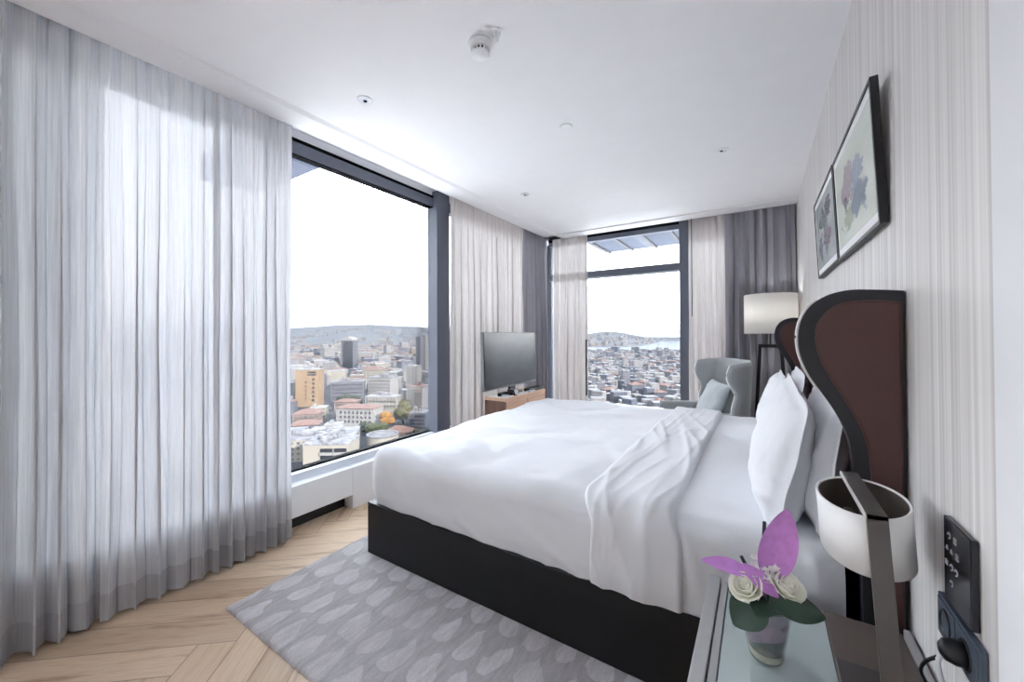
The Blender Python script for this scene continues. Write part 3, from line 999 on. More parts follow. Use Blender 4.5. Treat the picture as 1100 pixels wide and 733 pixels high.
def bedside_lamp():
    base = Vector((0.214, 1.02, 0.494))
    root = thing('table_lamp', 'table lamp with white oval shade hung from a bent bronze strip', 'lamp', base)
    T = Matrix.Translation(base) @ Matrix.Rotation(radians(-3.4), 4, 'Y') @ Matrix.Translation(-base)
    # tilt acts about the foot so the strip leans towards the bed
    b = BM(); box(b, base.x - 0.075, base.x + 0.055, 0.975, 1.16, 0.495, 0.503, 0.002)
    part_of(b, 'base_plate', 'bronze', root)
    top = 0.899
    b = BM()
    box(b, base.x - 0.020, base.x + 0.012, 1.008, 1.018, 0.500, top, 0.001, T)
    box(b, base.x - 0.020, base.x + 0.012, 1.008, 1.288, top - 0.010, top, 0.001, T)
    s = part_of(b, 'bent_strip', 'bronze', root)
    b = BM()
    box(b, base.x - 0.0225, base.x - 0.0198, 1.0085, 1.288, top - 0.0095, top + 0.0005, 0.0, T)  # near-white sliver carries the window light on the strip's polished side
    tag(part_of(b, 'lit_strip_edge', 'lit_edge', s), 'polished edge of the strip whitened for the light on it')
    cx, cy = base.x - 0.006, 1.150
    sx, sy = 0.078, 0.130
    zb, zt = 0.770, 0.8885
    n = 56
    b = BM()
    prof = [(1.0, zb), (1.0, zt), (0.965, zt), (0.965, zb)]
    rings = []
    for (k, z) in prof:
        rings.append([b.verts.new((cx + (sx - (1 - k) * 0.10) * cos(2 * pi * i / n), cy + (sy - (1 - k) * 0.10) * sin(2 * pi * i / n), z)) for i in range(n)])
    for q in range(4):
        A, B_ = rings[q], rings[(q + 1) % 4]
        for i in range(n):
            b.faces.new((A[i], A[(i + 1) % n], B_[(i + 1) % n], B_[i]))
    bmesh.ops.transform(b, matrix=T, verts=b.verts)
    bmesh.ops.recalc_face_normals(b, faces=b.faces)
    sh = part_of(b, 'lamp_shade', 'shade_white', root)
    for p in sh.data.polygons:
        p.use_smooth = abs(p.normal.z) < 0.5
    b = BM()
    A = [b.verts.new((cx + (sx - 0.0040) * cos(2 * pi * i / n), cy + (sy - 0.0040) * sin(2 * pi * i / n), zb + 0.002)) for i in range(n)]
    B_ = [b.verts.new((cx + (sx - 0.0040) * cos(2 * pi * i / n), cy + (sy - 0.0040) * sin(2 * pi * i / n), zt - 0.003)) for i in range(n)]
    A2 = [b.verts.new((cx + (sx - 0.0055) * cos(2 * pi * i / n), cy + (sy - 0.0055) * sin(2 * pi * i / n), zb + 0.002)) for i in range(n)]
    B2 = [b.verts.new((cx + (sx - 0.0055) * cos(2 * pi * i / n), cy + (sy - 0.0055) * sin(2 * pi * i / n), zt - 0.003)) for i in range(n)]
    for i in range(n):
        j = (i + 1) % n
        b.faces.new((A[i], B_[i], B_[j], A[j])); b.faces.new((A2[j], B2[j], B2[i], A2[i]))
        b.faces.new((B_[i], B2[i], B2[j], B_[j])); b.faces.new((A[j], A2[j], A2[i], A[i]))
    # closed grey diffuser low inside the shade
    rr = [b.verts.new((cx + (sx - 0.0055) * cos(2 * pi * i / n), cy + (sy - 0.0055) * sin(2 * pi * i / n), zb + 0.012)) for i in range(n)]
    b.faces.new(rr)
    bmesh.ops.transform(b, matrix=T, verts=b.verts)
    part_of(b, 'shade_lining', 'bronze_dark', sh)
    b = BM()
    tube(b, [T @ Vector((cx, cy, zb + 0.012)), T @ Vector((cx, cy, top - 0.008))], 0.004, 8)
    part_of(b, 'stem', 'bronze', root, True)
    b = BM()
    lathe(b, [(0.001, zb + 0.014), (0.012, zb + 0.016), (0.020, zb + 0.035), (0.016, zb + 0.06), (0.008, zb + 0.075), (0.001, zb + 0.076)], cx - 0.02, cy + 0.03, 16, M=T)
    part_of(b, 'bulb', 'bronze_dark', root, True)
    return root


def leaf_surface(b, base, d, length, width, up, curl, fold=0.25, nu=16, nv=9, tipw=0.0, heart=False, mi=0, thick=0.0008):
    """A blade from base along d; up gives its face; curl bends it down along its length."""
    d = Vector(d).normalized()
    up = Vector(up)
    side = d.cross(up).normalized()
    up = side.cross(d).normalized()

    def P(f, g):
        s = g * 2 - 1
        if heart:
            wd = width * ((f + 0.02) ** 0.42) * max(0.0, 1 - f) ** 0.75 * 1.45
            ff = f - 0.10 * abs(s) ** 1.5 * (1 - f) ** 4
        else:
            wd = width * (max(0.0, sin(pi * min(1, f * 0.94 + 0.05))) ** 0.75)
            ff = f
        return Vector(base) + d * (length * ff) + side * (wd * s) + up * (-curl * length * f * f + fold * wd * abs(s) ** 1.6)
    n0 = len(b.verts)
    a = grid(b, nu, nv, lambda f, g: P(f, g))
    c = grid(b, nu, nv, lambda f, g: P(f, g) - up * thick)
    return a


def vase_and_flowers():
    bx, by, bz = 0.004, 1.085, 0.494
    root = thing('flower_vase', 'small glass vase lined in mauve on the nightstand', 'vase', (bx, by, bz))
    b = BM()
    prof = [(0.0005, bz + 0.0005), (0.026, bz + 0.0005), (0.033, bz + 0.004), (0.037, bz + 0.02), (0.044, bz + 0.06), (0.0505, bz + 0.10), (0.0525, bz + 0.132),
            (0.0505, bz + 0.132), (0.0485, bz + 0.10), (0.042, bz + 0.06), (0.035, bz + 0.024), (0.0005, bz + 0.020)]
    lathe(b, prof, bx, by, 40)
    part_of(b, 'glass_body', 'vase_glass', root, True)
    b = BM()
    r = lathe(b, [(0.0005, bz + 0.003), (0.030, bz + 0.003), (0.0345, bz + 0.010), (0.0345, bz + 0.019), (0.0005, bz + 0.0195)], bx, by, 32)
    tag(part_of(b, 'thick_base', 'vase_base', root, True), 'clear thick glass base')
    # lining with a slanting two-tone edge
    b = BM()
    seg = 40

    def lin_ring(t0, t1, m0):
        rows = 6
        vs = []
        for j in range(rows):
            row = []
            for k in range(seg):
                a = 2 * pi * k / seg
                z = (t0(a) + (t1(a) - t0(a)) * j / (rows - 1))
                rr = 0.034 + (0.0480 - 0.034) * min(1, max(0, (z - 0.024) / 0.08)) ** 0.85
                row.append(b.verts.new((bx + (rr - 0.0012) * cos(a), by + (rr - 0.0012) * sin(a), bz + z)))
            vs.append(row)
        for j in range(rows - 1):
            for k in range(seg):
                f = b.faces.new((vs[j][k], vs[j][(k + 1) % seg], vs[j + 1][(k + 1) % seg], vs[j + 1][k]))
                f.material_index = m0
    mid = lambda a: 0.058 + 0.016 * cos(a - 0.3) + 0.004 * sin(3 * a)
    lin_ring(lambda a: 0.022, mid, 1)
    lin_ring(mid, lambda a: 0.126, 0)
    part_of(b, 'lining', 'vase_wrap', root, True, ['vase_wrap', 'vase_wrap_dark'])
    b = BM()
    r = lathe(b, [(0.0005, bz + 0.112), (0.045, bz + 0.112), (0.045, bz + 0.106), (0.0005, bz + 0.106)], bx, by, 24)
    part_of(b, 'moss_fill', 'leaf', root, True)

    F = thing('flower_posy', 'posy of purple anthuriums, ivory roses and dark leaves in the vase', 'flowers', (bx, by, bz + 0.115))
    zc = bz + 0.118

    def stem(tip, r=0.003, mat='leaf', nm='stem'):
        q = BM()
        p0 = Vector((bx + 0.3 * (tip[0] - bx), by + 0.3 * (tip[1] - by), zc - 0.005))
        m = (p0 + Vector(tip)) / 2 + Vector((0, 0, 0.012))
        tube(q, [p0, m, tip], r, 7)
        return part_of(q, nm, mat, F, True)
    # big upright spathe
    q = BM(); leaf_surface(q, (0.016, 1.065, 0.712), (0.20, 0.05, 1.0), 0.150, 0.052, (0.15, -1.0, 0.1), -0.10, 0.45, 22, 13, heart=True)
    s1 = part_of(q, 'anthurium_spathe', 'spathe', F, True)
    q = BM(); tube(q, [(0.004, 1.085, 0.735), (0.003, 1.088, 0.775), (0.004, 1.090, 0.806)], 0.004, 8)
    part_of(q, 'spadix', 'spadix', s1, True)
    # two narrow spathes reaching to the bed side
    q = BM(); leaf_surface(q, (-0.020, 1.055, 0.690), (-1.0, -0.12, 0.22), 0.105, 0.020, (0.1, -0.5, 1.0), 0.18, 0.3, 16, 9)
    s2 = part_of(q, 'anthurium_spathe', 'spathe', F, True)
    q = BM(); tube(q, [(-0.030, 1.075, 0.690), (-0.038, 1.078, 0.706), (-0.044, 1.08, 0.716)], 0.004, 8)
    part_of(q, 'spadix', 'spadix', s2, True)
    q = BM(); leaf_surface(q, (-0.040, 1.045, 0.715), (0.92, -0.18, -0.55), 0.085, 0.017, (0.3, -1.0, 0.6), 0.2, 0.3, 16, 9)
    part_of(q, 'anthurium_spathe', 'spathe', F, True)
    stem((0.016, 1.067, 0.715)); stem((-0.02, 1.06, 0.69)); stem((0.03, 1.06, 0.69))

    def rose(c, axis, R, seed, mat='rose', nm='rose_head'):
        q = BM()
        axis = Vector(axis).normalized()
        rot = axis.to_track_quat('Z', 'Y').to_matrix().to_4x4()
        M = Matrix.Translation(c) @ rot
        rr = random.Random(seed)
        for layer, (cnt, rad, hgt, op) in enumerate(((3, 0.26, 0.95, 0.03), (4, 0.48, 1.0, 0.10), (5, 0.72, 0.95, 0.22), (5, 0.92, 0.80, 0.42))):
            for k in range(cnt):
                a0 = 2 * pi * k / cnt + layer * 0.6 + rr.uniform(-.2, .2)
                span = 2 * pi / cnt * 0.78

                def P(f, g):
                    a = a0 + (g - .5) * 2 * span
                    h = f * hgt * (1 - 0.25 * (2 * g - 1) ** 2)
                    rad_ = rad * (0.35 + 0.75 * sin(min(1, f * 1.15) * pi / 2)) + op * f ** 3 * 0.8
                    return M @ Vector((R * rad_ * cos(a), R * rad_ * sin(a), R * (h * 1.35 - 0.75)))
                grid(q, 8, 7, P)
        o = part_of(q, nm, mat, F, True)
        sm = o.modifiers.new('thickness', 'SOLIDIFY'); sm.thickness = 0.0008
        return o
    rose((-0.032, 1.035, 0.672), (-0.35, -0.55, 0.75), 0.027, 3)
    rose((0.044, 1.050, 0.690), (0.35, -0.35, 0.9), 0.026, 4)
    # spray of small white blossoms
    q = BM()
    rr = random.Random(5)
    for k in range(26):
        c = Vector((0.004 + rr.uniform(-.022, .022), 1.065 + rr.uniform(-.02, .02), 0.708 + rr.uniform(-.018, .022)))
        for p in range(5):
            a = 2 * pi * p / 5 + k
            dd = Vector((cos(a), sin(a) - 0.5, 0.55 + 0.3 * sin(a)))
            leaf_surface(q, c, dd, 0.010, 0.0038, (0, -0.5, 1), 0.2, 0.2, 5, 4, thick=0.0003)
    part_of(q, 'blossom_spray', 'blossom', F, True)
    # dark leaves: one hanging to the bed side, one to the wall side, small fillers
    for (bs, d, L, Wd, up, cu, fo) in (((0.000, 1.050, 0.650), (-0.72, -0.45, -0.75), 0.092, 0.040, (-0.1, -0.75, 0.6), 0.10, 0.18),
                                       ((0.012, 1.040, 0.655), (1.0, -0.05, 0.06), 0.098, 0.028, (0.0, -0.9, 0.75), 0.30, 0.22),
                                       ((0.008, 1.050, 0.645), (-0.35, -0.85, -0.10), 0.050, 0.026, (0.0, -0.5, 1), 0.2, 0.2),
                                       ((0.0, 1.10, 0.65), (-0.6, 0.6, 0.30), 0.055, 0.024, (0, 0, 1), 0.3, 0.2),
                                       ((0.02, 1.10, 0.65), (0.5, 0.7, 0.30), 0.055, 0.024, (0, 0, 1), 0.3, 0.2),
                                       ((-0.02, 1.06, 0.640), (-0.9, 0.0, 0.15), 0.050, 0.026, (0.1, -0.6, 1), 0.3, 0.2)):
        q = BM(); leaf_surface(q, bs, d, L, Wd, up, cu, fo, 18, 9)
        part_of(q, 'dark_leaf', 'leaf', F, True)


def wall_plates():
    x = XR
    root = thing('control_panel', 'black glass touch control plate on the striped wall above the socket', 'switch', (x, 1.035, 0.74))
    b = BM(); box(b, x - 0.012, x - 0.001, 0.988, 1.103, 0.735, 0.892, 0.002)
    part_of(b, 'glass_plate', 'switch_glass', root)
    # small pale symbols in four rows
    marks = [(1.075, 0.862, 'c'), (1.048, 0.862, 'b'), (1.085, 0.836, 't'), (1.065, 0.836, 't'), (1.04, 0.836, 'b'),
             (1.088, 0.806, 's'), (1.065, 0.806, 'c'), (1.045, 0.806, 'c'), (1.066, 0.775, 'c')]
    for (y, z, k) in marks:
        b = BM()
        xx = x - 0.0126
        if k == 'c':
            pts = [(xx, y + 0.0055 * cos(a), z + 0.0055 * sin(a)) for a in [2 * pi * i / 14 for i in range(12)]]
            tube(b, pts, 0.0009, 5)
        elif k == 'b':
            for q in range(3):
                box(b, xx - 0.0006, xx + 0.0006, y - 0.006, y + 0.006, z - 0.005 + q * 0.0045, z - 0.0035 + q * 0.0045)
        elif k == 't':
            tube(b, [(xx, y - 0.004, z - 0.004), (xx, y, z + 0.004), (xx, y + 0.004, z - 0.004)], 0.0009, 5)
        else:
            box(b, xx - 0.0006, xx + 0.0006, y - 0.006, y + 0.006, z - 0.005, z + 0.005, 0.0004)
        part_of(b, 'touch_symbol', 'icon', root)

    s = thing('wall_socket', 'slate grey double socket plate with a plug beneath the control plate', 'socket', (x, 1.05, 0.63))
    b = BM()
    ya, yb = 0.962, 1.142
    za, zb = 0.640, 0.722
    box(b, x - 0.011, x - 0.001, ya, yb, za, zb, 0.002)
    box(b, x - 0.013, x - 0.009, ya + 0.006, ya + 0.086, za + 0.006, zb - 0.006, 0.001)
    box(b, x - 0.013, x - 0.009, ya + 0.094, yb - 0.006, za + 0.006, zb - 0.006, 0.001)
    part_of(b, 'face_plate', 'socket_grey', s)
    for yc in (ya + 0.046, yb - 0.046):
        b = BM()
        M = Matrix.Translation((x - 0.0125, yc, (za + zb) / 2)) @ Matrix.Rotation(-pi / 2, 4, 'Y')
        lathe(b, [(0.026, 0.0), (0.026, 0.003), (0.022, 0.003), (0.022, -0.006), (0.0004, -0.006)], 0, 0, 28, M=M)
        part_of(b, 'socket_well', 'black_plastic', s, True)
    p = thing('power_plug', 'dark plug with pale cable pushed into the slate socket', 'plug', (x - 0.03, ya + 0.046, 0.68))
    yc, zc = ya + 0.046, (za + zb) / 2
    b = BM()
    M = Matrix.Translation((x - 0.010, yc, zc)) @ Matrix.Rotation(-pi / 2, 4, 'Y')
    lathe(b, [(0.0004, 0.0), (0.021, 0.0), (0.021, 0.018), (0.017, 0.03), (0.009, 0.036), (0.0004, 0.037)], 0, 0, 24, M=M)
    part_of(b, 'plug_body', 'black_plastic', p, True)
    b = BM()
    tube(b, smooth_open([(x - 0.040, yc, zc - 0.004), (x - 0.046, yc + 0.004, zc - 0.03), (x - 0.035, yc + 0.02, zc - 0.08), (x - 0.02, yc + 0.05, 0.57), (x - 0.012, yc + 0.10, 0.545),
                         (x - 0.03, yc + 0.13, 0.518)], 5), 0.0042, 8)
    tag(part_of(b, 'plug_cable', 'cable_white', p, True), 'pale cable')
    b = BM()
    tube(b, smooth_open([(x - 0.045, yc + 0.006, zc - 0.02), (x - 0.055, yc + 0.03, zc - 0.05), (x - 0.05, yc + 0.08, 0.58), (x - 0.034, yc + 0.11, 0.535), (x - 0.034, yc + 0.10, 0.504)], 5), 0.0032, 8)
    tag(part_of(b, 'plug_cable', 'black_plastic', p, True), 'black cable')


# ------------------------------------------------------------------ far end
def pictures():
    tilt = radians(2.5)

    def pic(ya, yb, z0, z1, mat, label):
        root = thing('framed_print', label, 'picture', (XR, (ya + yb) / 2, z0), 0, 'framed flower prints over the headboard')
        P = Matrix.Translation((0.2955, 0, z0)) @ Matrix.Rotation(-tilt, 4, 'Y') @ Matrix.Translation((-0.2955, 0, -z0))
        fw, xf, xb = 0.012, 0.288, 0.308
        b = BM()
        box(b, xf, xb, ya, ya + fw, z0, z1, 0.001, P); box(b, xf, xb, yb - fw, yb, z0, z1, 0.001, P)
        box(b, xf, xb, ya + fw, yb - fw, z0, z0 + fw, 0.001, P); box(b, xf, xb, ya + fw, yb - fw, z1 - fw, z1, 0.001, P)
        part_of(b, 'frame', 'black_metal', root)
        b = BM(); box(b, xf + 0.004, xf + 0.008, ya + fw, yb - fw, z0 + fw, z1 - fw, 0, P)
        part_of(b, 'mount', 'paper', root)
        m = 0.030
        b = BM()
        uv = b.loops.layers.uv.verify()
        cs = [(yb - fw - m, z0 + fw + m), (ya + fw + m * 0.6, z0 + fw + m), (ya + fw + m * 0.6, z1 - fw - m), (yb - fw - m, z1 - fw - m)]
        v1 = [b.verts.new(P @ Vector((xf + 0.003, y, z))) for y, z in cs]
        v2 = [b.verts.new(P @ Vector((xf + 0.0045, y, z))) for y, z in cs]
        f = b.faces.new(v1)
        for l, c in zip(f.loops, ((0, 0), (1, 0), (1, 1), (0, 1))):
            l[uv].uv = c
        b.faces.new(v2[::-1])
        for k in range(4):
            b.faces.new((v1[k], v2[k], v2[(k + 1) % 4], v1[(k + 1) % 4]))
        part_of(b, 'flower_print', mat, root)
    pic(1.492, 2.186, 1.562, 1.990, 'print_a', 'black framed pale green flower print hung nearer the bedside lamp')
    pic(2.204, 2.880, 1.568, 1.998, 'print_b', 'black framed dusky flower print hung towards the far window')


def floor_lamp():
    cx, cy = 0.078, 4.36
    root = thing('floor_lamp', 'floor lamp with white drum shade on a black frame stand', 'lamp', (cx, cy, 0.0))
    b = BM()
    R = 0.212
    lathe(b, [(R, 1.247), (R, 1.612), (R - 0.003, 1.612), (R - 0.003, 1.247)], cx, cy, 56, close=True)
    sh = part_of(b, 'lamp_shade', 'shade', root, True)
    b = BM()
    tube(b, [(cx, cy, 1.14), (cx, cy, 1.60)], 0.007, 8)
    for a in (0, 2 * pi / 3, 4 * pi / 3):
        tube(b, [(cx, cy, 1.59), (cx + (R - 0.002) * cos(a), cy + (R - 0.002) * sin(a), 1.60)], 0.003, 6)
    part_of(b, 'stem', 'black_metal', root, True)
    b = BM()
    box(b, cx - 0.082, cx + 0.082, cy - 0.014, cy + 0.014, 1.115, 1.147, 0.002)
    part_of(b, 'top_bar', 'black_metal', root)
    for s in (-1, 1):
        b = BM()
        vs = box(b, cx + s * 0.082 - 0.014, cx + s * 0.082 + 0.014, cy - 0.014, cy + 0.014, 0.0, 1.147, 0.002)
        for v in b.verts:
            v.co.x += s * (1.147 - v.co.z) * 0.055
        part_of(b, 'leg', 'black_metal', root)
    b = BM()
    box(b, cx - 0.16, cx + 0.16, cy - 0.10, cy + 0.10, 0.0, 0.014, 0.003)
    part_of(b, 'base_plate', 'black_metal', root)
    b = BM()
    lathe(b, [(0.0005, 1.30), (0.02, 1.31), (0.032, 1.35), (0.026, 1.39), (0.013, 1.42), (0.0005, 1.425)], cx + 0.03, cy, 16)
    part_of(b, 'bulb', 'paper', root, True)


def armchair():
    rot = radians(28)
    cen = Vector((-0.305, 4.115, 0.0))
    root = thing('armchair', 'grey wingback armchair turned to the bed below the far window', 'armchair', cen, rot)
    M = Matrix.Translation(cen) @ Matrix.Rotation(rot, 4, 'Z')
    # local frame: chair faces -x. Shell = thick curved back with wings, drawn as a U in plan
    hw, dp = 0.345, 0.10
    plan = smooth_open([(-0.085, -hw - 0.005), (-0.02, -hw + 0.0), (0.06, -hw + 0.035), (0.105, -hw + 0.12), (0.12, -0.12), (0.122, 0.0), (0.12, 0.12), (0.105, hw - 0.12), (0.06, hw - 0.035), (-0.02, hw), (-0.085, hw + 0.005)], 6)
    b = BM()
    T = 0.045
    n = len(plan)
    nz = 26

    def shell(i, j, side):
        p = Vector((plan[i][0], plan[i][1], 0))
        a = Vector((plan[max(i - 1, 0)][0], plan[max(i - 1, 0)][1], 0))
        c = Vector((plan[min(i + 1, n - 1)][0], plan[min(i + 1, n - 1)][1], 0))
        d = (c - a).normalized()
        nrm = Vector((d.y, -d.x, 0))
        g = j / (nz - 1)
        f = abs(2 * i / (n - 1) - 1)          # 1 at the wing tips
        zt = 1.005 - 0.035 * f ** 3
        z = 0.14 + (zt - 0.14) * g
        # the wing sweeps forward above the elbows and pulls back below them
        k = max(0, f - 0.62) / 0.38
        prof = 0.055 * math.exp(-((z - 0.88) / 0.12) ** 2) - 0.03 * math.exp(-((z - 0.72) / 0.07) ** 2)
        p = p + Vector((-prof * k, 0, 0))
        r = min(1, (1 - g) / 0.04, (1 - f) / 0.03)
        th = T * (0.35 + 0.65 * sqrt(max(0, 1 - (1 - max(0, min(1, r))) ** 2)))
        q = p + nrm * (th / 2 * side) + Vector((0.05 * (g - 0.5), 0, 0))
        q.z = z + (0.006 if side else 0)
        return M @ q
    g1 = [[b.verts.new(shell(i, j, 1)) for j in range(nz)] for i in range(n)]
    g2 = [[b.verts.new(shell(i, j, -1)) for j in range(nz)] for i in range(n)]
    for i in range(n - 1):
        for j in range(nz - 1):
            b.faces.new((g1[i][j], g1[i + 1][j], g1[i + 1][j + 1], g1[i][j + 1]))
            b.faces.new((g2[i][j + 1], g2[i + 1][j + 1], g2[i + 1][j], g2[i][j]))
        b.faces.new((g1[i][nz - 1], g1[i + 1][nz - 1], g2[i + 1][nz - 1], g2[i][nz - 1]))
        b.faces.new((g2[i][0], g2[i + 1][0], g1[i + 1][0], g1[i][0]))
    for i in (0, n - 1):
        for j in range(nz - 1):
            b.faces.new((g1[i][j], g1[i][j + 1], g2[i][j + 1], g2[i][j]) if i == 0 else (g2[i][j], g2[i][j + 1], g1[i][j + 1], g1[i][j]))
    bmesh.ops.recalc_face_normals(b, faces=b.faces)
    part_of(b, 'winged_back', 'chair_wool', root, True)
    for i in (0, n - 1):
        q = BM()
        tube(q, [(shell(i, j, 1) + shell(i, j, -1)) / 2 for j in range(9, nz)], 0.007, 6)  # pale tube imitates the highlight on the wing's front edge
        tag(part_of(q, 'edge_glint', 'edge_glint', root, True), 'pale bead drawn as the glint on the wing edge')
    q = BM(); box(q, -0.44, 0.10, -0.28, 0.29, 0.30, 0.44, 0.035, M, seg=3)
    part_of(q, 'seat_cushion', 'chair_wool', root, True)
    q = BM(); box(q, -0.42, 0.10, -0.30, 0.31, 0.20, 0.31, 0.015, M)
    part_of(q, 'seat_frame', 'chair_wool', root)
    for s in (-1, 1):
        q = BM(); box(q, -0.475, 0.03, s * 0.325 - 0.04, s * 0.325 + 0.04, 0.49, 0.562, 0.02, M, seg=3)
        box(q, -0.44, 0.03, s * 0.325 - 0.03, s * 0.325 + 0.03, 0.20, 0.50, 0.012, M)
        part_of(q, 'arm', 'chair_wool', root, True)
    for sx in (-0.38, 0.07):
        for sy in (-0.27, 0.27):
            q = BM(); tube(q, [M @ Vector((sx, sy, 0.21)), M @ Vector((sx * 1.05, sy * 1.05, 0.0))], 0.016, 10, radii=[0.02, 0.013])
            part_of(q, 'leg', 'black_metal', root, True)
    # scatter cushion on the seat
    N = 26
    b = BM()
    Q = M @ Matrix.Translation((-0.155, 0.035, 0.44)) @ Matrix.Rotation(radians(24), 4, 'Y') @ Matrix.Rotation(radians(2), 4, 'X')
    w = 0.40

    def cu(f, g, s):
        u, v = 2 * f - 1, 2 * g - 1
        th = 0.068 * (max(0, 1 - abs(u) ** 2.4) ** .5) * (max(0, 1 - abs(v) ** 2.4) ** .5)
        y = w / 2 * u * (1 - 0.07 * (1 - v * v) * abs(u) ** 3)
        z = w / 2 * v * (1 - 0.07 * (1 - u * u) * abs(v) ** 3)
        cr = 0.012 * ridge(noise.noise(Vector((u * 2 + v * 1.4, v - u, 31)))) * min(1, th / 0.02)
        return Q @ Vector((s * (th + 0.001) - cr, y, z + w / 2 * 0.95))
    grid(b, N, N, lambda f, g: cu(f, g, -1)); grid(b, N, N, lambda f, g: cu(f, g, 1))
    bmesh.ops.remove_doubles(b, verts=b.verts, dist=0.0025)
    bmesh.ops.recalc_face_normals(b, faces=b.faces)
    tag(recenter(part_of(b, 'scatter_cushion', 'cushion_wool', None, True)), 'pale grey square cushion leaning in the wingback armchair', 'cushion')


def media():
    # console
    x0, x1, y0, y1, zt = -2.245, -2.0, 3.0, 3.79, 0.65
    root = thing('console_table', 'low walnut console below the television', 'console', ((x0 + x1) / 2, (y0 + y1) / 2, 0.0))
    b = BM(); box(b, x0, x1, y0, y1, zt - 0.03, zt, 0.002)
    part_of(b, 'top', 'console_wood', root)
    b = BM(); box(b, x0 + 0.002, x1 - 0.004, y0 + 0.012, y1 - 0.002, 0.12, zt - 0.030, 0.002)
    part_of(b, 'cabinet_body', 'console_wood', root)
    b = BM(); box(b, x0, x1 - 0.003, y0 + 0.001, y0 + 0.012, 0.12, zt - 0.030, 0.001)
    part_of(b, 'end_panel', 'console_dark', root)
    for yy in (y0 + 0.02, y0 + 0.405):
        b = BM(); box(b, x1 - 0.006, x1 + 0.004, yy, yy + 0.365, 0.14, zt - 0.045, 0.002)
        d = part_of(b, 'door', 'console_wood', root)
        b = BM(); tube(b, [(x1 + 0.010, yy + 0.33, 0.36), (x1 + 0.010, yy + 0.33, 0.48)], 0.004, 6); box(b, x1 + 0.003, x1 + 0.011, yy + 0.327, yy + 0.333, 0.365, 0.372); box(b, x1 + 0.003, x1 + 0.011, yy + 0.327, yy + 0.333, 0.468, 0.475)
        part_of(b, 'handle', 'bronze', d)
    for sx in (x0 + 0.03, x1 - 0.03):
        for sy in (y0 + 0.04, y1 - 0.04):
            b = BM(); tube(b, [(sx, sy, 0.13), (sx, sy, 0.0)], 0.014, 10)
            part_of(b, 'leg', 'black_metal', root, True)
    # television
    a = Vector((-2.125, 2.840, 0)); c = Vector((-2.150, 3.860, 0))
    mid = (a + c) / 2
    W = (c - a).length
    ang = atan2(c.y - a.y, c.x - a.x) - pi / 2
    M = Matrix.Translation((mid.x, mid.y, 0.65)) @ Matrix.Rotation(ang, 4, 'Z') @ Matrix.Rotation(radians(-1.8), 4, 'Y') @ Matrix.Translation((0, 0, -0.65))
    tv = thing('television', 'flat silver edged television standing on the walnut console', 'television', (mid.x, mid.y, zt), ang)
    z0, z1 = 0.722, 1.272
    b = BM(); box(b, -0.030, 0.0, -W / 2, W / 2, z0, z1, 0.004, M)
    part_of(b, 'bezel', 'tv_body', tv)
    b = BM(); box(b, -0.002, 0.0022, -W / 2 + 0.008, W / 2 - 0.008, z0 + 0.016, z1 - 0.008, 0.0, M)
    part_of(b, 'screen', 'tv_screen', tv)
    b = BM(); box(b, -0.035, -0.005, -0.05, 0.05, zt + 0.005, z0 + 0.03, 0.003, M)
    part_of(b, 'neck', 'black_plastic', tv)
    b = BM(); box(b, -0.075, 0.03, -0.14, 0.14, zt, zt + 0.010, 0.004, Matrix.Translation((mid.x, mid.y, 0)) @ Matrix.Rotation(ang, 4, 'Z'))
    part_of(b, 'foot', 'black_plastic', tv)
    b = BM(); box(b, -0.05, -0.028, -W / 2 + 0.15, W / 2 - 0.15, z0 + 0.08, z0 + 0.36, 0.008, M)
    part_of(b, 'rear_housing', 'black_plastic', tv)
    # things lying on the console

    def lying(name, label, cat, mat, x, y, w, l, h, rz, z=zt, bev=0.003, group=None):
        b = BM()
        box(b, -w / 2, w / 2, -l / 2, l / 2, z, z + h, bev, Matrix.Translation((x, y, 0)) @ Matrix.Rotation(rz, 4, 'Z'))
        return tag(recenter(part_of(b, name, mat)), label, cat, group)
    lying('service_folder', 'white folder flat on the near end of the console', 'folder', 'paper', -2.115, 3.092, 0.20, 0.15, 0.010, 0.05)
    lying('leaflet', 'white leaflet on the console front edge before the television foot', 'leaflet', 'paper', -2.035, 3.33, 0.05, 0.20, 0.012, 0.0)
    lying('leaflet', 'white leaflet farther along the console edge by the dark box', 'leaflet', 'paper', -2.03, 3.52, 0.045, 0.13, 0.014, 0.04)
    # telephone handset resting on the folder
    b = BM()
    pts = [(-2.10, 3.045, zt + 0.030), (-2.085, 3.085, zt + 0.036), (-2.065, 3.125, zt + 0.036), (-2.045, 3.165, zt + 0.030)]
    tube(b, smooth_open(pts, 4), 0.013, 10)
    for p in (pts[0], pts[-1]):
        lathe(b, [(0.0005, p[2] - 0.020), (0.020, p[2] - 0.020), (0.022, p[2] - 0.006), (0.018, p[2] + 0.010), (0.0005, p[2] + 0.014)], p[0], p[1], 14)
    tag(recenter(part_of(b, 'phone_handset', 'black_plastic', None, True)), 'black handset lying on the white folder', 'phone')
    b = BM()
    vs = box(b, -2.10, -2.02, 3.20, 3.275, zt, zt + 0.055, 0.006)
    for v in b.verts:
        if v.co.z > zt + 0.03:
            v.co.x -= 0.02
    tag(recenter(part_of(b, 'desk_phone', 'black_plastic')), 'black sloping desk phone beside the handset', 'phone')
    lying('set_top_box', 'slim black box beneath the television screen by the leaflets', 'media box', 'black_plastic', -2.065, 3.635, 0.07, 0.26, 0.030, -0.05)


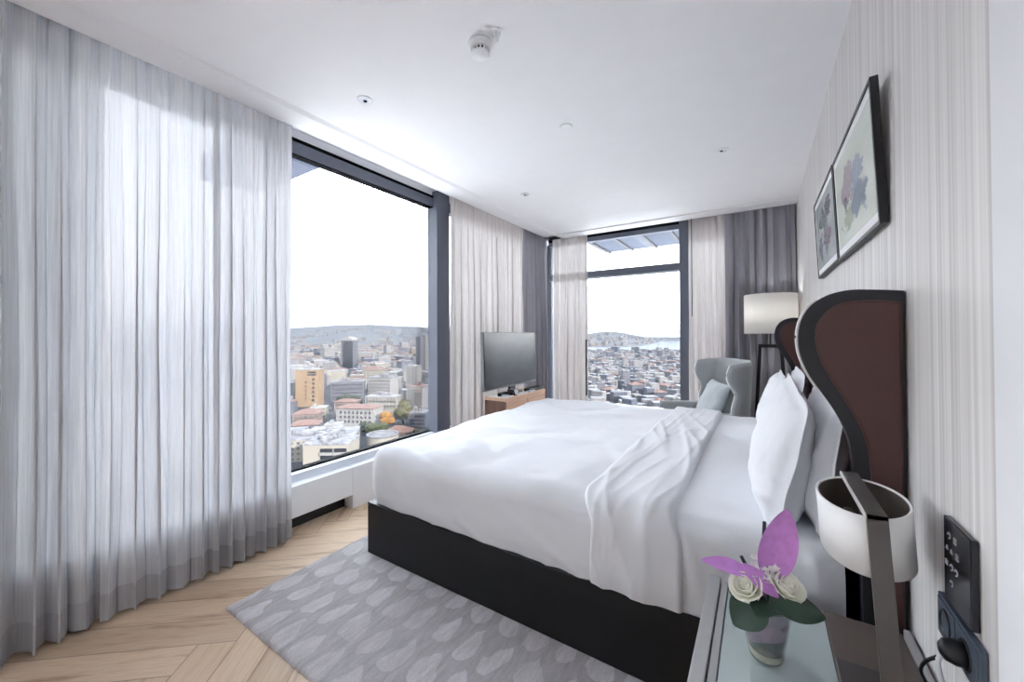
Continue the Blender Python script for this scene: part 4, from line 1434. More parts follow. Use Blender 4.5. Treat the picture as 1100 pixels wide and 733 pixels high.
def ceiling_things():
    z = ZC
    r = thing('smoke_detector', 'white round smoke detector on the ceiling', 'smoke detector', (-1.037, 1.363, z))
    cx, cy = -1.037, 1.363
    b = BM(); lathe(b, [(0.0005, z), (0.052, z), (0.052, z - 0.012), (0.050, z - 0.018), (0.046, z - 0.020), (0.0005, z - 0.020)], cx, cy, 32)
    part_of(b, 'base', 'white_paint', r, True)
    b = BM(); lathe(b, [(0.0465, z - 0.019), (0.0465, z - 0.030), (0.043, z - 0.033), (0.0005, z - 0.033)], cx, cy, 32)
    part_of(b, 'body', 'white_paint', r, True)
    b = BM(); lathe(b, [(0.033, z - 0.033), (0.033, z - 0.050)], cx, cy, 28)
    part_of(b, 'dark_chamber', 'gasket', r, True)
    for k in range(14):
        a = 2 * pi * k / 14
        b = BM()
        box(b, 0.031, 0.0425, -0.0028, 0.0028, z - 0.051, z - 0.032, 0.0, Matrix.Translation((cx, cy, 0)) @ Matrix.Rotation(a, 4, 'Z'))
        part_of(b, 'vent_rib', 'white_paint', r)
    b = BM(); lathe(b, [(0.0005, z - 0.049), (0.0425, z - 0.049), (0.043, z - 0.053), (0.036, z - 0.056), (0.022, z - 0.057), (0.018, z - 0.060), (0.0005, z - 0.061)], cx, cy, 28)
    part_of(b, 'sensor_cap', 'white_paint', r, True)

    def downlight(x, y, label, rad=0.042):
        d = thing('downlight', label, 'downlight', (x, y, z), 0, 'recessed ceiling downlights')
        b = BM(); lathe(b, [(rad, z), (rad, z - 0.004), (rad - 0.004, z - 0.006), (rad - 0.011, z - 0.005), (rad - 0.013, z - 0.001)], x, y, 32)
        part_of(b, 'trim_ring', 'white_paint', d, True)
        b = BM()
        lathe(b, [(rad - 0.013, z - 0.0045), (rad - 0.018, z - 0.003), (rad - 0.026, z - 0.0012), (0.0005, z - 0.0010)], x, y, 28)
        part_of(b, 'reflector', 'frame_light', d, True)
        b = BM(); lathe(b, [(0.010, z - 0.002), (0.010, z - 0.0045), (0.0005, z - 0.005)], x - 0.006, y + 0.006, 16)
        part_of(b, 'lamp_capsule', 'gasket', d, True)
    downlight(-1.822, 1.348, 'small round recessed downlight over the rug near the long window')
    downlight(-1.825, 3.074, 'small round recessed downlight over the television')
    downlight(-0.216, 3.096, 'small round recessed downlight over the pillows near the framed prints')
    b = BM(); lathe(b, [(0.0005, z - 0.008), (0.036, z - 0.008), (0.040, z - 0.006), (0.040, z)], -1.011, 2.206, 32)
    tag(recenter(part_of(b, 'sprinkler_cover', 'white_paint', None, True)), 'flat white round cover plate on the ceiling over the bed', 'sprinkler cover')


def rug():
    b = BM()
    x0, x1, y0, y1, h = -2.065, -0.30, 0.785, 2.95, 0.016
    NX, NY = 120, 170

    def P(f, g):
        x = x0 + (x1 - x0) * f
        y = y0 + (y1 - y0) * g
        e = min(f * (x1 - x0), (1 - f) * (x1 - x0), g * (y1 - y0), (1 - g) * (y1 - y0))
        z = h * min(1, (e / 0.012)) ** 0.5 if e < 0.012 else h
        jx = 0.004 * noise.noise(Vector((x * 60, y * 60, 1)))
        jy = 0.004 * noise.noise(Vector((x * 60, y * 60, 7)))
        return (x + jx, y + jy, max(0.001, z - 0.0012 + 0.0012 * noise.noise(Vector((x * 90, y * 90, 3)))))

    def warp(t, L):
        return t
    # extra rows near the border give the pile its rounded lip
    fs = [0, .0008, .002, .004, .006] + [0.006 + (0.994 - 0.006) * i / NX for i in range(1, NX)] + [.994, .996, .998, .9992, 1]
    gs = [0, .0008, .0016, .003, .004] + [0.004 + (0.996 - 0.004) * i / NY for i in range(1, NY)] + [.996, .997, .9984, .9992, 1]
    vs = [[b.verts.new(P(f, g)) for g in gs] for f in fs]
    for i in range(len(fs) - 1):
        for j in range(len(gs) - 1):
            b.faces.new((vs[i][j], vs[i + 1][j], vs[i + 1][j + 1], vs[i][j + 1]))
    o = part_of(b, 'area_rug', 'rug', None, True)
    tag(recenter(o), 'grey rug with pale leaf drop pattern lying under the bed', 'rug')


# ------------------------------------------------------------------ outside
GZ = -70.0
FP, YAW, PIT, ROLL, PY = 415.5, radians(32.722), radians(0.518), radians(-0.239), 355.6
EYE = Vector((0, 0, 1.25))


def cam_axes():
    F = Vector((-sin(YAW) * cos(PIT), cos(YAW) * cos(PIT), sin(PIT)))
    R = Vector((cos(YAW), sin(YAW), 0))
    U = R.cross(F)
    R2 = R * cos(ROLL) + U * sin(ROLL)
    U2 = -R * sin(ROLL) + U * cos(ROLL)
    return F, R2, U2


def ground_at(u, v, z=GZ):
    F, R, U = cam_axes()
    d = F + R * ((u - 550) / FP) - U * ((v - PY) / FP)
    t = (z - EYE.z) / d.z
    return EYE + d * t, t


def bbox_city(bm, cx, cy, w, d, h, rot, z0=GZ, roof='flat', mi=(0, 1), rh=3.0, clutter=0, seed=0):
    """One building: walls with metre UVs and a roof; w across, d deep."""
    uv = bm.loops.layers.uv.verify()
    M = Matrix.Translation((cx, cy, z0)) @ Matrix.Rotation(rot, 4, 'Z')
    c = [(-w / 2, -d / 2), (w / 2, -d / 2), (w / 2, d / 2), (-w / 2, d / 2)]
    lo = [bm.verts.new(M @ Vector((x, y, 0))) for x, y in c]
    hi = [bm.verts.new(M @ Vector((x, y, h))) for x, y in c]
    for k in range(4):
        j = (k + 1) % 4
        f = bm.faces.new((lo[k], lo[j], hi[j], hi[k]))
        f.material_index = mi[0]
        L = w if k % 2 == 0 else d
        n = max(1, round(L / 3.2)) * 3.2
        hh = max(1, round(h / 3.1)) * 3.1
        for l, t in zip(f.loops, ((0, 0), (n, 0), (n, hh), (0, hh))):
            l[uv].uv = t
    if roof == 'hip':
        o = 0.6
        ev = [bm.verts.new(M @ Vector((x + (o if x > 0 else -o), y + (o if y > 0 else -o), h))) for x, y in c]
        if w >= d:
            r = [bm.verts.new(M @ Vector((-(w - d) / 2 - .01, 0, h + rh))), bm.verts.new(M @ Vector(((w - d) / 2 + .01, 0, h + rh)))]
            fs = [(ev[0], ev[1], r[1], r[0]), (ev[2], ev[3], r[0], r[1]), (ev[1], ev[2], r[1]), (ev[3], ev[0], r[0])]
        else:
            r = [bm.verts.new(M @ Vector((0, -(d - w) / 2 - .01, h + rh))), bm.verts.new(M @ Vector((0, (d - w) / 2 + .01, h + rh)))]
            fs = [(ev[1], ev[2], r[1], r[0]), (ev[3], ev[0], r[0], r[1]), (ev[0], ev[1], r[0]), (ev[2], ev[3], r[1])]
        for q in fs:
            bm.faces.new(q).material_index = mi[1]
    else:
        f = bm.faces.new(hi)
        f.material_index = mi[1]
        rr = random.Random(seed)
        for _ in range(clutter):
            a, b_ = rr.uniform(-.3, .3) * w, rr.uniform(-.3, .3) * d
            s, t, q = rr.uniform(.12, .3) * w, rr.uniform(.12, .3) * d, rr.uniform(1.2, 3.2)
            box(bm, a - s / 2, a + s / 2, b_ - t / 2, b_ + t / 2, h, h + q, 0, M, mi[0])


PLACED = []


def corners(r):
    cx, cy, w, d, a = r
    ca, sa = cos(a), sin(a)
    return [(cx + x * ca - y * sa, cy + x * sa + y * ca) for x, y in ((-w / 2, -d / 2), (w / 2, -d / 2), (w / 2, d / 2), (-w / 2, d / 2))]


def rects_hit(p, q, m=0.6):
    if (p[0] - q[0]) ** 2 + (p[1] - q[1]) ** 2 > (0.5 * (sqrt(p[2] ** 2 + p[3] ** 2) + sqrt(q[2] ** 2 + q[3] ** 2)) + m) ** 2:
        return False
    A, B_ = corners(p), corners(q)
    for a in (p[4], p[4] + pi / 2, q[4], q[4] + pi / 2):
        c, s = cos(a), sin(a)
        u = [x * c + y * s for x, y in A]
        v = [x * c + y * s for x, y in B_]
        if max(u) + m < min(v) or max(v) + m < min(u):
            return False
    return True


def hero(name, label, cat, u0, u1, vb, vt, rot, depth, wall, roofmat, roof='flat', rh=3.0, win=None, clutter=2, seed=1, winmat='c_window', group=None):
    """A building placed where its foot stands on the city ground; windows are parts when given as (cols, rows, face, u-range, z-range)."""
    p, t = ground_at((u0 + u1) / 2, vb)
    az = atan2(p.y, p.x)
    wpx = (u1 - u0) / FP * t
    a = rot
    w = max(3.0, (wpx - depth * abs(sin(a))) / abs(cos(a)))
    h = (vb - vt) / FP * t
    # rotate so local -y faces the viewer, then turn by rot
    face = az - pi / 2 + a
    back = Vector((cos(az), sin(az), 0)) * (depth / 2 * abs(cos(a)) + w / 2 * abs(sin(a)))
    q = p + back
    rec = (q.x, q.y, w + 1.4, depth + 1.4, face)
    PLACED.append(rec)
    root = thing(name, label, cat, (q.x, q.y, GZ), face, group)
    b = BM()
    bbox_city(b, q.x, q.y, w, depth, h, face, GZ, 'none', (0, 1))
    part_of(b, 'wall_block', wall, root, False, [wall, roofmat])
    b = BM()
    M = Matrix.Translation((q.x, q.y, GZ)) @ Matrix.Rotation(face, 4, 'Z')
    if roof == 'hip':
        bbox_city(b, q.x, q.y, w + 1, depth + 1, 0.4, face, GZ + h, 'hip', (0, 0), rh)
    else:
        box(b, -w / 2 - .2, w / 2 + .2, -depth / 2 - .2, depth / 2 + .2, h, h + 0.9, 0, M)
        rr = random.Random(seed)
        for _ in range(clutter):
            x, y = rr.uniform(-.3, .3) * w, rr.uniform(-.3, .3) * depth
            s, tt, k = rr.uniform(.1, .25) * w, rr.uniform(.1, .25) * depth, rr.uniform(1.5, 3.5)
            box(b, x - s / 2, x + s / 2, y - tt / 2, y + tt / 2, h + 0.9, h + 0.9 + k, 0, M)
    part_of(b, 'roof', roofmat, root)
    for (cols, rows, x0, x1, z0, z1, ww, wh) in (win or []):
        me = None
        for i in range(cols):
            for j in range(rows):
                fx = x0 + (x1 - x0) * ((i + .5) / cols)
                fz = z0 + (z1 - z0) * ((j + .5) / rows)
                if me is None:
                    bb = BM()
                    box(bb, -ww / 2, ww / 2, -0.15, 0.15, -wh / 2, wh / 2)
                    me = bpy.data.meshes.new('window'); bb.to_mesh(me); bb.free(); me.materials.append(MAT[winmat])
                o = bpy.data.objects.new('window', me)
                C.objects.link(o)
                o.parent = root
                o.location = (fx * w, -depth / 2, fz * h)
    return root, w, h, M


def tree(label, u, v, hpx, wpx, mat, seed):
    p, t = ground_at(u, v)
    h, w = hpx / FP * t, wpx / FP * t
    PLACED.append((p.x, p.y, w * 1.3, w * 1.3, 0.0))
    root = thing('city_tree', label, 'tree', p)
    b = BM()
    rr = random.Random(seed)
    for k in range(9):
        s = rr.uniform(.28, .42) * w
        c = Vector((p.x + rr.uniform(-.32, .32) * w, p.y + rr.uniform(-.32, .32) * w, p.z + h * rr.uniform(.42, .82)))
        r = bmesh.ops.create_icosphere(b, subdivisions=3, radius=1.0)
        for q in r['verts']:
            d = q.co.copy()
            f = 1 + 0.28 * noise.noise(d * 2.2 + Vector((k * 3.0, seed, 0))) + 0.30 * noise.noise(d * 5 + Vector((k, seed, 4))) + 0.2 * noise.noise(d * 11 + Vector((k, seed, 8)))
            q.co = c + Vector((d.x * s * f, d.y * s * f, d.z * s * f * 0.85))
    part_of(b, 'crown', mat, root, True)
    b = BM()
    tube(b, [p, p + Vector((0, 0, h * 0.6))], 0.6, 8, radii=[0.045 * w, 0.025 * w])
    part_of(b, 'trunk', 'bark', root, True)


def canopies():
    z = 2.80
    b = BM()
    uv = b.loops.layers.uv.verify()
    for (x0, x1, y0, y1) in ((-2.485, 3.0, 6.0, 7.19),):
        vs = box(b, x0, x1, y0, y1, z, z + 0.25)
    for f in b.faces:
        for l in f.loops:
            l[uv].uv = (l.vert.co.x, l.vert.co.y + l.vert.co.z)
    o = part_of(b, 'louvre_canopy', 'canopy')
    tag(recenter(o), 'blue grey louvred canopy jutting out above the far window', 'canopy')
    for k in range(9):
        q = BM()
        x = -2.40 + 0.42 * k
        box(q, x, x + 0.035, 6.0, 7.2, z - 0.03, z + 0.26)
        part_of(q, 'louvre_bar', 'c_whiteplain', o)
    b = BM()
    uv = b.loops.layers.uv.verify()
    box(b, -4.66, -2.9, 1.55, 2.045, z, z + 0.25)
    for f in b.faces:
        for l in f.loops:
            l[uv].uv = (l.vert.co.y, l.vert.co.x + l.vert.co.z)
    tag(recenter(part_of(b, 'louvre_canopy', 'canopy')), 'blue grey louvred canopy jutting out above the long window', 'canopy')


def hill_z(x, y):
    r = sqrt(x * x + y * y)
    az = math.degrees(atan2(x, y))       # 0 = +y, negative towards -x
    s = min(1, max(0, (r - 1900) / 3200))
    nz = fbm((x * 0.00045 + 2, y * 0.00045, 0.4), 4) + 0.7 * noise.noise(Vector((az * 0.16, 0.5, 2.0)))
    left = min(1, max(0, (-az - 33) / 9))
    mid = math.exp(-((az + 19.0) / 4.2) ** 2)
    top = left * (135 + 75 * nz) + mid * (104 + 34 * nz)
    return GZ - 3 + (s ** 1.15) * top + 8 * left * nz * s


def city():
    rr = random.Random(21)
    b = BM(); box(b, -9000, 3500, 9, 9000, GZ - 6, GZ); box(b, -9000, -12, -2500, 9, GZ - 6, GZ)
    o = part_of(b, 'city_ground', 'c_ground'); tag(o, kind='structure')
    # unseen pale slabs added below the windows to bounce daylight onto the ceiling
    b = BM(); box(b, -140, -6, -140, 140, GZ, GZ + 3.0); box(b, -6, 160, 12, 170, GZ, GZ + 3.0)
    tag(part_of(b, 'terrace', 'bounce_ground'), 'pale ground added below the windows to bounce daylight upward', kind='structure')
    # strait beyond the far window
    b = BM(); box(b, -2600, 3000, 1560, 3900, GZ, GZ + 0.6)
    o = part_of(b, 'water', 'water'); tag(o, 'pale strait beyond the far rooftops', kind='structure')
    # hills
    b = BM()
    NA, NR = 150, 46
    rows = []
    for i in range(NA + 1):
        az = radians(-80 + 110 * i / NA)
        row = []
        for j in range(NR + 1):
            r = 1500 + 5300 * j / NR
            x, y = r * sin(az), r * cos(az)
            row.append(b.verts.new((x, y, hill_z(x, y))))
        rows.append(row)
    for i in range(NA):
        for j in range(NR):
            b.faces.new((rows[i][j], rows[i + 1][j], rows[i + 1][j + 1], rows[i][j + 1]))
    o = part_of(b, 'hills', 'hill', None, True); tag(o, 'low hills along the horizon', kind='structure')

    # -- buildings read one by one through the open glass of the long window
    heroes = []

    def H(*a, **k):
        heroes.append((a[3], a[4], a[5], a[6]))
        return hero(*a, **k)
    H('apartment_tower', 'tan slab tower with two columns of small dark windows', 'building', 319, 347, 438, 398, radians(-24), 13, 'c_tan', 'r_pale',
      win=[(1, 6, 0.18, 0.36, 0.12, 0.80, 2.2, 2.0), (1, 2, 0.02, 0.40, 0.84, 0.97, 8.0, 1.6), (1, 5, -0.12, 0.02, 0.18, 0.72, 1.2, 1.4)])
    r, w, h, M = H('office_tower', 'tall tower with a rounded top rising over the city', 'building', 367, 384, 396, 366, radians(-30), 26, 'c_grey', 'r_pale', clutter=0,
                   win=[(1, 1, -0.1, 0.4, 0.12, 0.80, 22, 62)])
    b = BM()
    prism(b, [(w / 2 * cos(a), h + 0.34 * w * sin(a)) for a in [pi * i / 14 for i in range(15)]], -12.5, 12.5, 0, M)
    part_of(b, 'arched_crown', 'c_whiteplain', r)
    H('apartment_tower', 'grey high rise slab standing against the dark window post', 'building', 447, 455, 398, 363, radians(20), 22, 'c_grey', 'r_grey', win=[(3, 12, -0.4, 0.4, 0.05, 0.97, 1.6, 1.6)])
    H('apartment_tower', 'pale high rise slab at the edge of the dark window post', 'building', 454, 464, 397, 361, radians(15), 20, 'c_cream', 'r_pale', win=[(3, 12, -0.4, 0.4, 0.05, 0.97, 1.6, 1.6)])
    H('apartment_block', 'wide grey apartment block with a flat roof above the tree group', 'building', 357, 392, 431, 411, radians(-8), 16, 'c_grey', 'r_grey', clutter=5, seed=4, win=[(9, 4, -0.46, 0.46, 0.12, 0.95, 1.7, 1.5)])
    H('apartment_block', 'white many windowed block beyond the long cream block', 'building', 396, 428, 429, 407, radians(-28), 20, 'c_whiteplain', 'r_grey', clutter=4, seed=5, win=[(8, 5, -0.46, 0.46, 0.12, 0.95, 1.5, 1.5)])
    H('apartment_block', 'blank cream gabled block behind the wide grey block', 'building', 352, 372, 412, 399, radians(-10), 14, 'c_plain', 'r_pale', clutter=1, seed=6)
    H('apartment_block', 'tall white slab beside the dark window post', 'building', 436, 453, 418, 394, radians(-22), 15, 'c_whiteplain', 'r_pale', clutter=3, seed=7, win=[(4, 7, -0.44, 0.44, 0.10, 0.95, 1.4, 1.5)])
    H('apartment_block', 'brown topped apartment block with white balcony columns by the window post', 'building', 437, 464, 443, 417, radians(-30), 18, 'c_whiteplain', 'r_red', clutter=3, seed=8, win=[(6, 6, -0.46, 0.46, 0.10, 0.95, 1.3, 1.5)])
    H('apartment_block', 'pale blue grey block at the foot of the window post', 'building', 440, 463, 468, 445, radians(-20), 12, 'c_blue', 'r_pale', clutter=3, seed=9, win=[(6, 5, -0.46, 0.46, 0.10, 0.95, 1.3, 1.4)])
    H('apartment_block', 'long cream block with a flat roof behind the trees', 'building', 393, 431, 446, 428, radians(-22), 13, 'c_cream', 'r_pale', clutter=3, seed=10, win=[(10, 2, -0.46, 0.46, 0.30, 0.92, 1.4, 1.6)])
    H('terrace_row', 'long white terrace with small windows under a red roof', 'building', 362, 411, 463, 441, radians(-30), 15, 'c_whiteplain', 'r_red', 'hip', 2.2,
      win=[(8, 3, -0.42, 0.46, 0.25, 0.92, 1.3, 1.7)])
    H('apartment_block', 'lower white block with red tiles behind the terrace', 'building', 360, 386, 449, 433, radians(-25), 12, 'c_pink', 'r_red', 'hip', 2.0, win=[(6, 3, -0.44, 0.44, 0.3, 0.92, 1.2, 1.4)])
    H('tiled_house', 'brown house with a red tiled roof under the tan tower', 'building', 316, 346, 463, 446, radians(-18), 14, 'c_pink', 'r_red', 'hip', 3.0, win=[(6, 2, -.4, .4, .35, .9, 1.2, 1.3)])
    H('tiled_house', 'mauve roofed house in front of the brown tiled house', 'building', 314, 344, 474, 458, radians(-14), 12, 'c_grey', 'r_red', 'hip', 2.6)
    H('tiled_house', 'low house with a rusty tiled roof beneath the trees', 'building', 414, 444, 479, 466, radians(-24), 10, 'c_pink', 'r_red', 'hip', 3.2)
    H('market_hall', 'broad low hall with a cluttered white roof below the terrace', 'building', 296, 388, 497, 474, radians(-12), 24, 'c_cream', 'r_clutter', clutter=18, seed=12)
    H('roof_house', 'square cream penthouse standing on the hall beside its rear edge', 'building', 349, 369, 477, 458, radians(-12), 9, 'c_plain', 'r_pale', clutter=1, seed=13)
    r, w, h, M = H('apartment_block', 'cream block with dark balcony openings just over the window ledge', 'building', 328, 386, 512, 480, radians(-22), 16, 'c_plain', 'r_clutter', clutter=6, seed=14)
    for i in range(2):
        for j in range(3):
            b = BM(); box(b, -w * .12 + i * w * .3, w * .15 + i * w * .3, -8.3, -7.6, h * (.28 + .24 * j), h * (.40 + .24 * j), 0, M)
            part_of(b, 'balcony_opening', 'c_window', r)
            b = BM(); box(b, -w * .13 + i * w * .3, w * .16 + i * w * .3, -9.0, -7.9, h * (.18 + .24 * j), h * (.27 + .24 * j), 0, M)
            part_of(b, 'balcony', 'c_whiteplain', r)
    # round ended building
    p, t = ground_at(402, 492)
    root = thing('round_hall', 'round ended pale hall curving below the orange tree', 'building', p)
    b = BM()
    rad = 17 / FP * t * 1.0
    hh = 20 / FP * t
    R_ = lathe(b, [(rad, GZ), (rad, GZ + hh)], p.x - 4, p.y + rad, 36)
    part_of(b, 'wall_block', 'c_plain', root)
    b = BM()
    R_ = lathe(b, [(rad + .3, GZ + hh), (rad + .3, GZ + hh + 0.8), (rad - 1.2, GZ + hh + 0.8), (rad - 1.3, GZ + hh + 0.3), (0.05, GZ + hh + 0.3)], p.x - 4, p.y + rad, 36)
    part_of(b, 'roof', 'r_grey', root)
    heroes.append((390, 414, 490, 466))
    PLACED.append((p.x - 4, p.y + rad, 2 * rad + 1, 2 * rad + 1, 0.0))

    tree('orange autumn tree among green trees below the terrace', 416, 462, 21, 12, 'tree_orange', 1)
    tree('large olive green tree behind the orange tree', 433, 455, 24, 17, 'tree_olive', 2)
    tree('rounded green tree in front of the orange tree', 406, 472, 16, 16, 'tree_green', 3)
    tree('dark green tree at the terrace end', 394, 467, 13, 12, 'tree_dark', 4)
    tree('dark evergreen tree by the rusty tiled roof', 454, 480, 20, 13, 'tree_dark', 5)
    tree('dark tree standing in front of the wide grey block', 374, 437, 8, 22, 'tree_dark', 6)

    # -- the rest of the city: rows of blocks on the plain, largest in view kept apart
    cand = []

    def fill(az0, az1, r0, r1, size, gap, hs):
        r = r0
        while r < r1:
            s = size * (1 + 0.12 * (r / r0 - 1))
            az = radians(az0) + rr.uniform(0, s / r)
            while az < radians(az1):
                w, d = s * rr.uniform(.7, 1.35), s * rr.uniform(.7, 1.1)
                q = Vector((r * sin(az) + rr.uniform(-.15, .15) * s, r * cos(az) + rr.uniform(-.15, .15) * s))
                cand.append((w / r, q, w, d, rr.uniform(*hs) * (1.0 + (0.9 if rr.random() < .08 else 0)), az, r))
                az += (w + s * gap * rr.uniform(.3, 1.6)) / r
            r += s * (1.0 + gap) * rr.uniform(.9, 1.15)
    fill(-71, -38, 330, 2300, 19, 0.16, (11, 22))
    fill(-31, 2, 330, 1540, 11.0, 0.14, (7, 15))
    fill(-70, -38, 300, 2200, 13, 0.10, (9, 17))
    fill(-31, 2, 320, 1530, 8.0, 0.10, (6, 12))
    F, R, U = cam_axes()
    keep = []
    cells = {}
    for c in cand:
        sz, q, w, d, h, az, r = c
        pt = Vector((q.x, q.y, GZ)) - EYE
        dz = pt.dot(F)
        if dz <= 0:
            continue
        u = 550 + FP * pt.dot(R) / dz
        v = PY - FP * pt.dot(U) / dz
        hp = h / dz * FP
        wp = w / dz * FP
        bad = False
        for (u0, u1, vb, vt) in heroes:
            m = wp * 0.45
            if u0 - m < u < u1 + m and vb - 8 < v < vb + hp * 0.92 and v > vt:
                bad = True
        if 395 < u < 440 and 455 < v < 476:
            bad = True
        rot = -az + rr.choice((-.45, -.3, .3, .5)) + rr.uniform(-.1, .1)
        rec = (q.x, q.y, w + 1.2, d + 1.2, rot)
        if bad or (-141 < q.x + 20 and -160 < q.y < 160 and q.x > -165):
            continue
        key = (int(q.x // 60), int(q.y // 60))
        near = [z for i in (-1, 0, 1) for j in (-1, 0, 1) for z in cells.get((key[0] + i, key[1] + j), ())]
        if any(rects_hit(rec, z) for z in near) or any(rects_hit(rec, z, 1.0) for z in PLACED):
            continue
        cells.setdefault(key, []).append(rec)
        c = (sz, q, w, d, h, rot, r)
        inv = (318 < u < 462 and v < 500) or (634 < u < 730 and v < 432)
        keep.append((inv, sz, c, u, v))
    left = sorted([k for k in keep if k[0] and k[3] < 500], key=lambda k: -k[1])
    far = sorted([k for k in keep if k[0] and k[3] >= 500], key=lambda k: -k[1])
    single = left[:125] + far[:150]
    ids = {id(k[2]) for k in single}
    walls = ['c_cream', 'c_white', 'c_white', 'c_pink', 'c_grey', 'c_blue', 'c_cream', 'c_white']
    roofs = {'flat': ['r_pale', 'r_grey', 'r_pale'], 'hip': ['r_red']}
    walls_far = ['c_white', 'c_white', 'c_blue', 'c_grey', 'c_white', 'c_blue']
    words = {'c_cream': 'cream', 'c_white': 'white', 'c_pink': 'rosy', 'c_grey': 'grey', 'c_blue': 'blue grey'}
    for k in single:
        sz, q, w, d, h, az, r = k[2]
        wm = rr.choice(walls if k[3] < 500 else walls_far)
        rt = 'hip' if rr.random() < (.3 if k[3] < 500 else .12) else 'flat'
        rm = rr.choice(roofs[rt])
        b = BM()
        rot = az
        bbox_city(b, q.x, q.y, w, d, h, rot, GZ, rt, (0, 1), 2.4, 1 if rt == 'flat' else 0, rr.random())
        o = recenter(part_of(b, 'city_building', wm, None, False, [wm, rm]))
        where = 'the long window' if k[3] < 500 else 'the far window'
        top = 'tiled roof' if rt == 'hip' else 'flat roof'
        tag(o, '%s city building with a %s among the rooftops beyond %s' % (words[wm], top, where), 'building', '%s %s buildings seen through %s' % (words[wm], top.replace(' roof', ' roofed'), where))
    # the uncounted rest
    b = BM()
    mats = ['c_cream', 'c_white', 'c_pink', 'c_grey', 'c_blue', 'r_pale', 'r_grey', 'r_red']
    for k in keep:
        if id(k[2]) in ids:
            continue
        sz, q, w, d, h, az, r = k[2]
        rt = 'hip' if rr.random() < (.3 if q.x < -0.75 * q.y else .1) else 'flat'
        bbox_city(b, q.x, q.y, w, d, h, az, GZ, rt, ((rr.choice((0, 1, 1, 2, 3, 4)) if q.x < -0.75 * q.y else rr.choice((1, 1, 3, 4))), 7 if rt == 'hip' else rr.choice((5, 6))), 2.4)
    # specks of houses climbing the hills
    for _ in range(900):
        az = radians(rr.uniform(-72, -36) if rr.random() < .72 else rr.uniform(-27, -11))
        r = rr.uniform(2000, 4700)
        x, y = r * sin(az), r * cos(az)
        z = hill_z(x, y)
        if z < GZ + 1 or (noise.noise(Vector((x * .002, y * .002, 3))) < -0.05):
            continue
        s = rr.uniform(10, 24)
        bbox_city(b, x, y, s * 1.5, s, s * rr.uniform(.5, 1.0), rr.uniform(0, 3), z - 2, 'flat', (rr.choice((0, 1, 1, 2)), 5))
    o = part_of(b, 'distant_city_blocks', 'c_cream', None, False, mats)
    tag(o, 'hazy mass of far rooftops running to the hills', 'buildings', kind='stuff')


def haze():
    n = NT('city_haze')
    vs = n.n('ShaderNodeVolumeScatter')
    vs.inputs['Color'].default_value = HAZE_COL
    vs.inputs['Density'].default_value = HAZE
    vs.inputs['Anisotropy'].default_value = 0.2
    va = n.n('ShaderNodeVolumeAbsorption')
    va.inputs['Color'].default_value = HAZE_COL
    va.inputs['Density'].default_value = HAZE
    ad = n.n('ShaderNodeAddShader')
    n.t.links.new(vs.outputs[0], ad.inputs[0])
    n.t.links.new(va.outputs[0], ad.inputs[1])
    n.t.links.new(ad.outputs[0], n.out.inputs['Volume'])
    MAT['haze'] = n.m
    b = BM()
    pts = [(-8800, -2400), (-40, -2400), (-40, 40), (3400, 40), (3400, 8800), (-8800, 8800)]
    lo = [b.verts.new((x, y, GZ - 4)) for x, y in pts]
    hi = [b.verts.new((x, y, 160)) for x, y in pts]
    b.faces.new(lo[::-1])
    b.faces.new(hi)
    for i in range(6):
        j = (i + 1) % 6
        b.faces.new((lo[i], lo[j], hi[j], hi[i]))
    bmesh.ops.recalc_face_normals(b, faces=b.faces)
    tag(part_of(b, 'haze', 'haze'), 'thin pale haze over the city', kind='stuff')


CITY = 0.135
HAZE = 0.00020
HAZE_COL = (0.082, 0.090, 0.106, 1)
SKY_LOW, SKY_HIGH = 9.0, 10.0
SUN = 26.0
EXPOSURE = 0.10


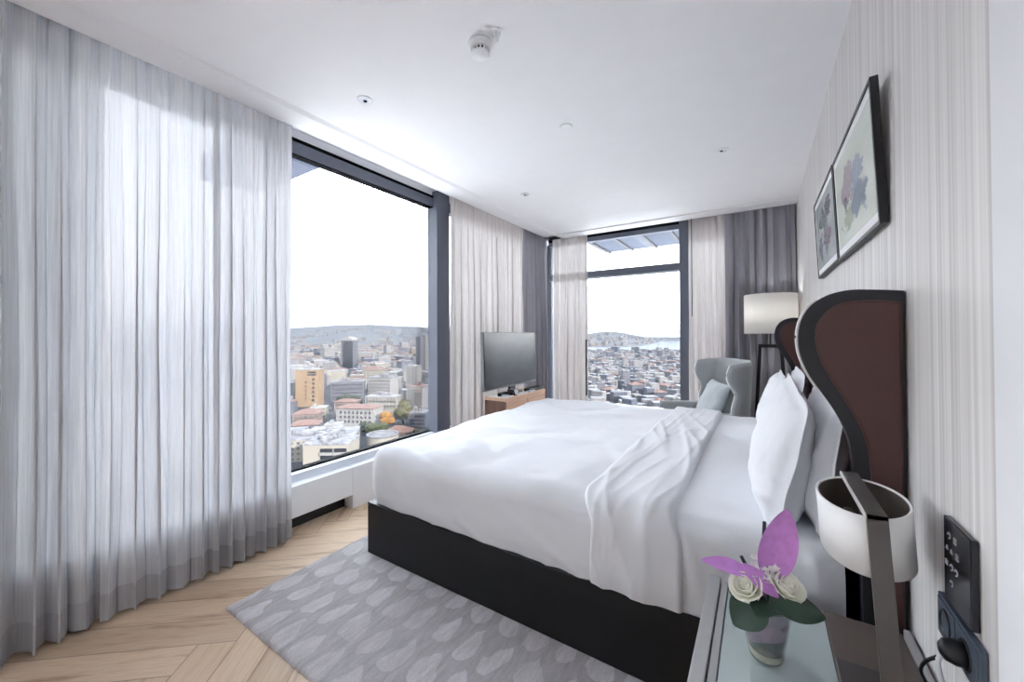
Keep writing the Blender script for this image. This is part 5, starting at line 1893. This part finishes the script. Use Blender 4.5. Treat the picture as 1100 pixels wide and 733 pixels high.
def sky_and_sun():
    w = bpy.data.worlds.new('sky')
    SC.world = w
    w.use_nodes = True
    t = w.node_tree
    t.nodes.clear()
    out = t.nodes.new('ShaderNodeOutputWorld')
    bg = t.nodes.new('ShaderNodeBackground')
    tc = t.nodes.new('ShaderNodeTexCoord')
    sp = t.nodes.new('ShaderNodeSeparateXYZ')
    t.links.new(tc.outputs['Generated'], sp.inputs[0])
    cr = t.nodes.new('ShaderNodeValToRGB')
    t.links.new(sp.outputs[2], cr.inputs[0])
    L = SKY_LOW / SKY_HIGH
    stops = [(0.0, (0.93 * L, 0.93 * L, 0.95 * L)), (0.10, (0.95 * L, 0.95 * L, 0.97 * L)), (0.28, (0.95 * L, 0.98 * L, 1.03 * L)), (0.44, (0.97 * L, 1.02 * L, 1.12 * L)),
             (0.62, (0.86, 0.92, 1.0)), (1.0, (0.92, 0.95, 1.0))]
    while len(cr.color_ramp.elements) < len(stops):
        cr.color_ramp.elements.new(0.5)
    for e, (p, c) in zip(cr.color_ramp.elements, stops):
        e.position = p
        e.color = (*c, 1)
    t.links.new(cr.outputs[0], bg.inputs[0])
    bg.inputs[1].default_value = SKY_HIGH
    t.links.new(bg.outputs[0], out.inputs[0])
    s = bpy.data.lights.new('sun', 'SUN')
    s.energy = SUN
    s.angle = radians(1.0)
    s.color = (1.0, 0.92, 0.83)
    o = bpy.data.objects.new('sun', s)
    C.objects.link(o)
    d = Vector((0.93, -0.22, 0.34))
    o.rotation_euler = d.to_track_quat('Z', 'Y').to_euler()
    o.location = (30, -10, 40)


def camera():
    cam = bpy.data.cameras.new('camera')
    o = bpy.data.objects.new('camera', cam)
    C.objects.link(o)
    F, R, U = cam_axes()
    m = Matrix(((R.x, U.x, -F.x, EYE.x), (R.y, U.y, -F.y, EYE.y), (R.z, U.z, -F.z, EYE.z), (0, 0, 0, 1)))
    o.matrix_world = m
    cam.sensor_fit = 'HORIZONTAL'
    cam.sensor_width = 36.0
    cam.lens = FP / 1100 * 36.0
    cam.shift_y = -(366.5 - PY) / 1100.0
    cam.clip_start = 0.02
    cam.clip_end = 20000
    SC.camera = o


def settings():
    v = SC.view_settings
    v.view_transform = 'Standard'
    v.look = 'None'
    v.gamma = 1.0
    v.use_curve_mapping = False
    v.exposure = EXPOSURE
    c = SC.cycles
    c.max_bounces = 14
    c.diffuse_bounces = 9
    c.glossy_bounces = 4
    c.transmission_bounces = 6
    c.transparent_max_bounces = 24
    c.volume_bounces = 0
    c.sample_clamp_indirect = 6.0
    c.caustics_reflective = False
    c.caustics_refractive = False
    c.use_denoising = True
    try:
        c.denoiser = 'OPENIMAGEDENOISE'
    except Exception:
        pass


def lamps():
    l = bpy.data.lights.new('floor_lamp_glow', 'POINT')
    l.energy = 6.0
    l.color = (0.96, 0.98, 1.0)
    l.shadow_soft_size = 0.035
    o = bpy.data.objects.new('floor_lamp_glow', l)
    C.objects.link(o)
    o.location = (0.078, 4.36, 1.46)


build_materials()
build_city_materials()
room()
curtains()
rug()
bed()
headboard()
pillows()
nightstand()
bedside_lamp()
vase_and_flowers()
wall_plates()
pictures()
floor_lamp()
armchair()
media()
ceiling_things()
canopies()
city()
haze()
sky_and_sun()
lamps()
camera()
settings()
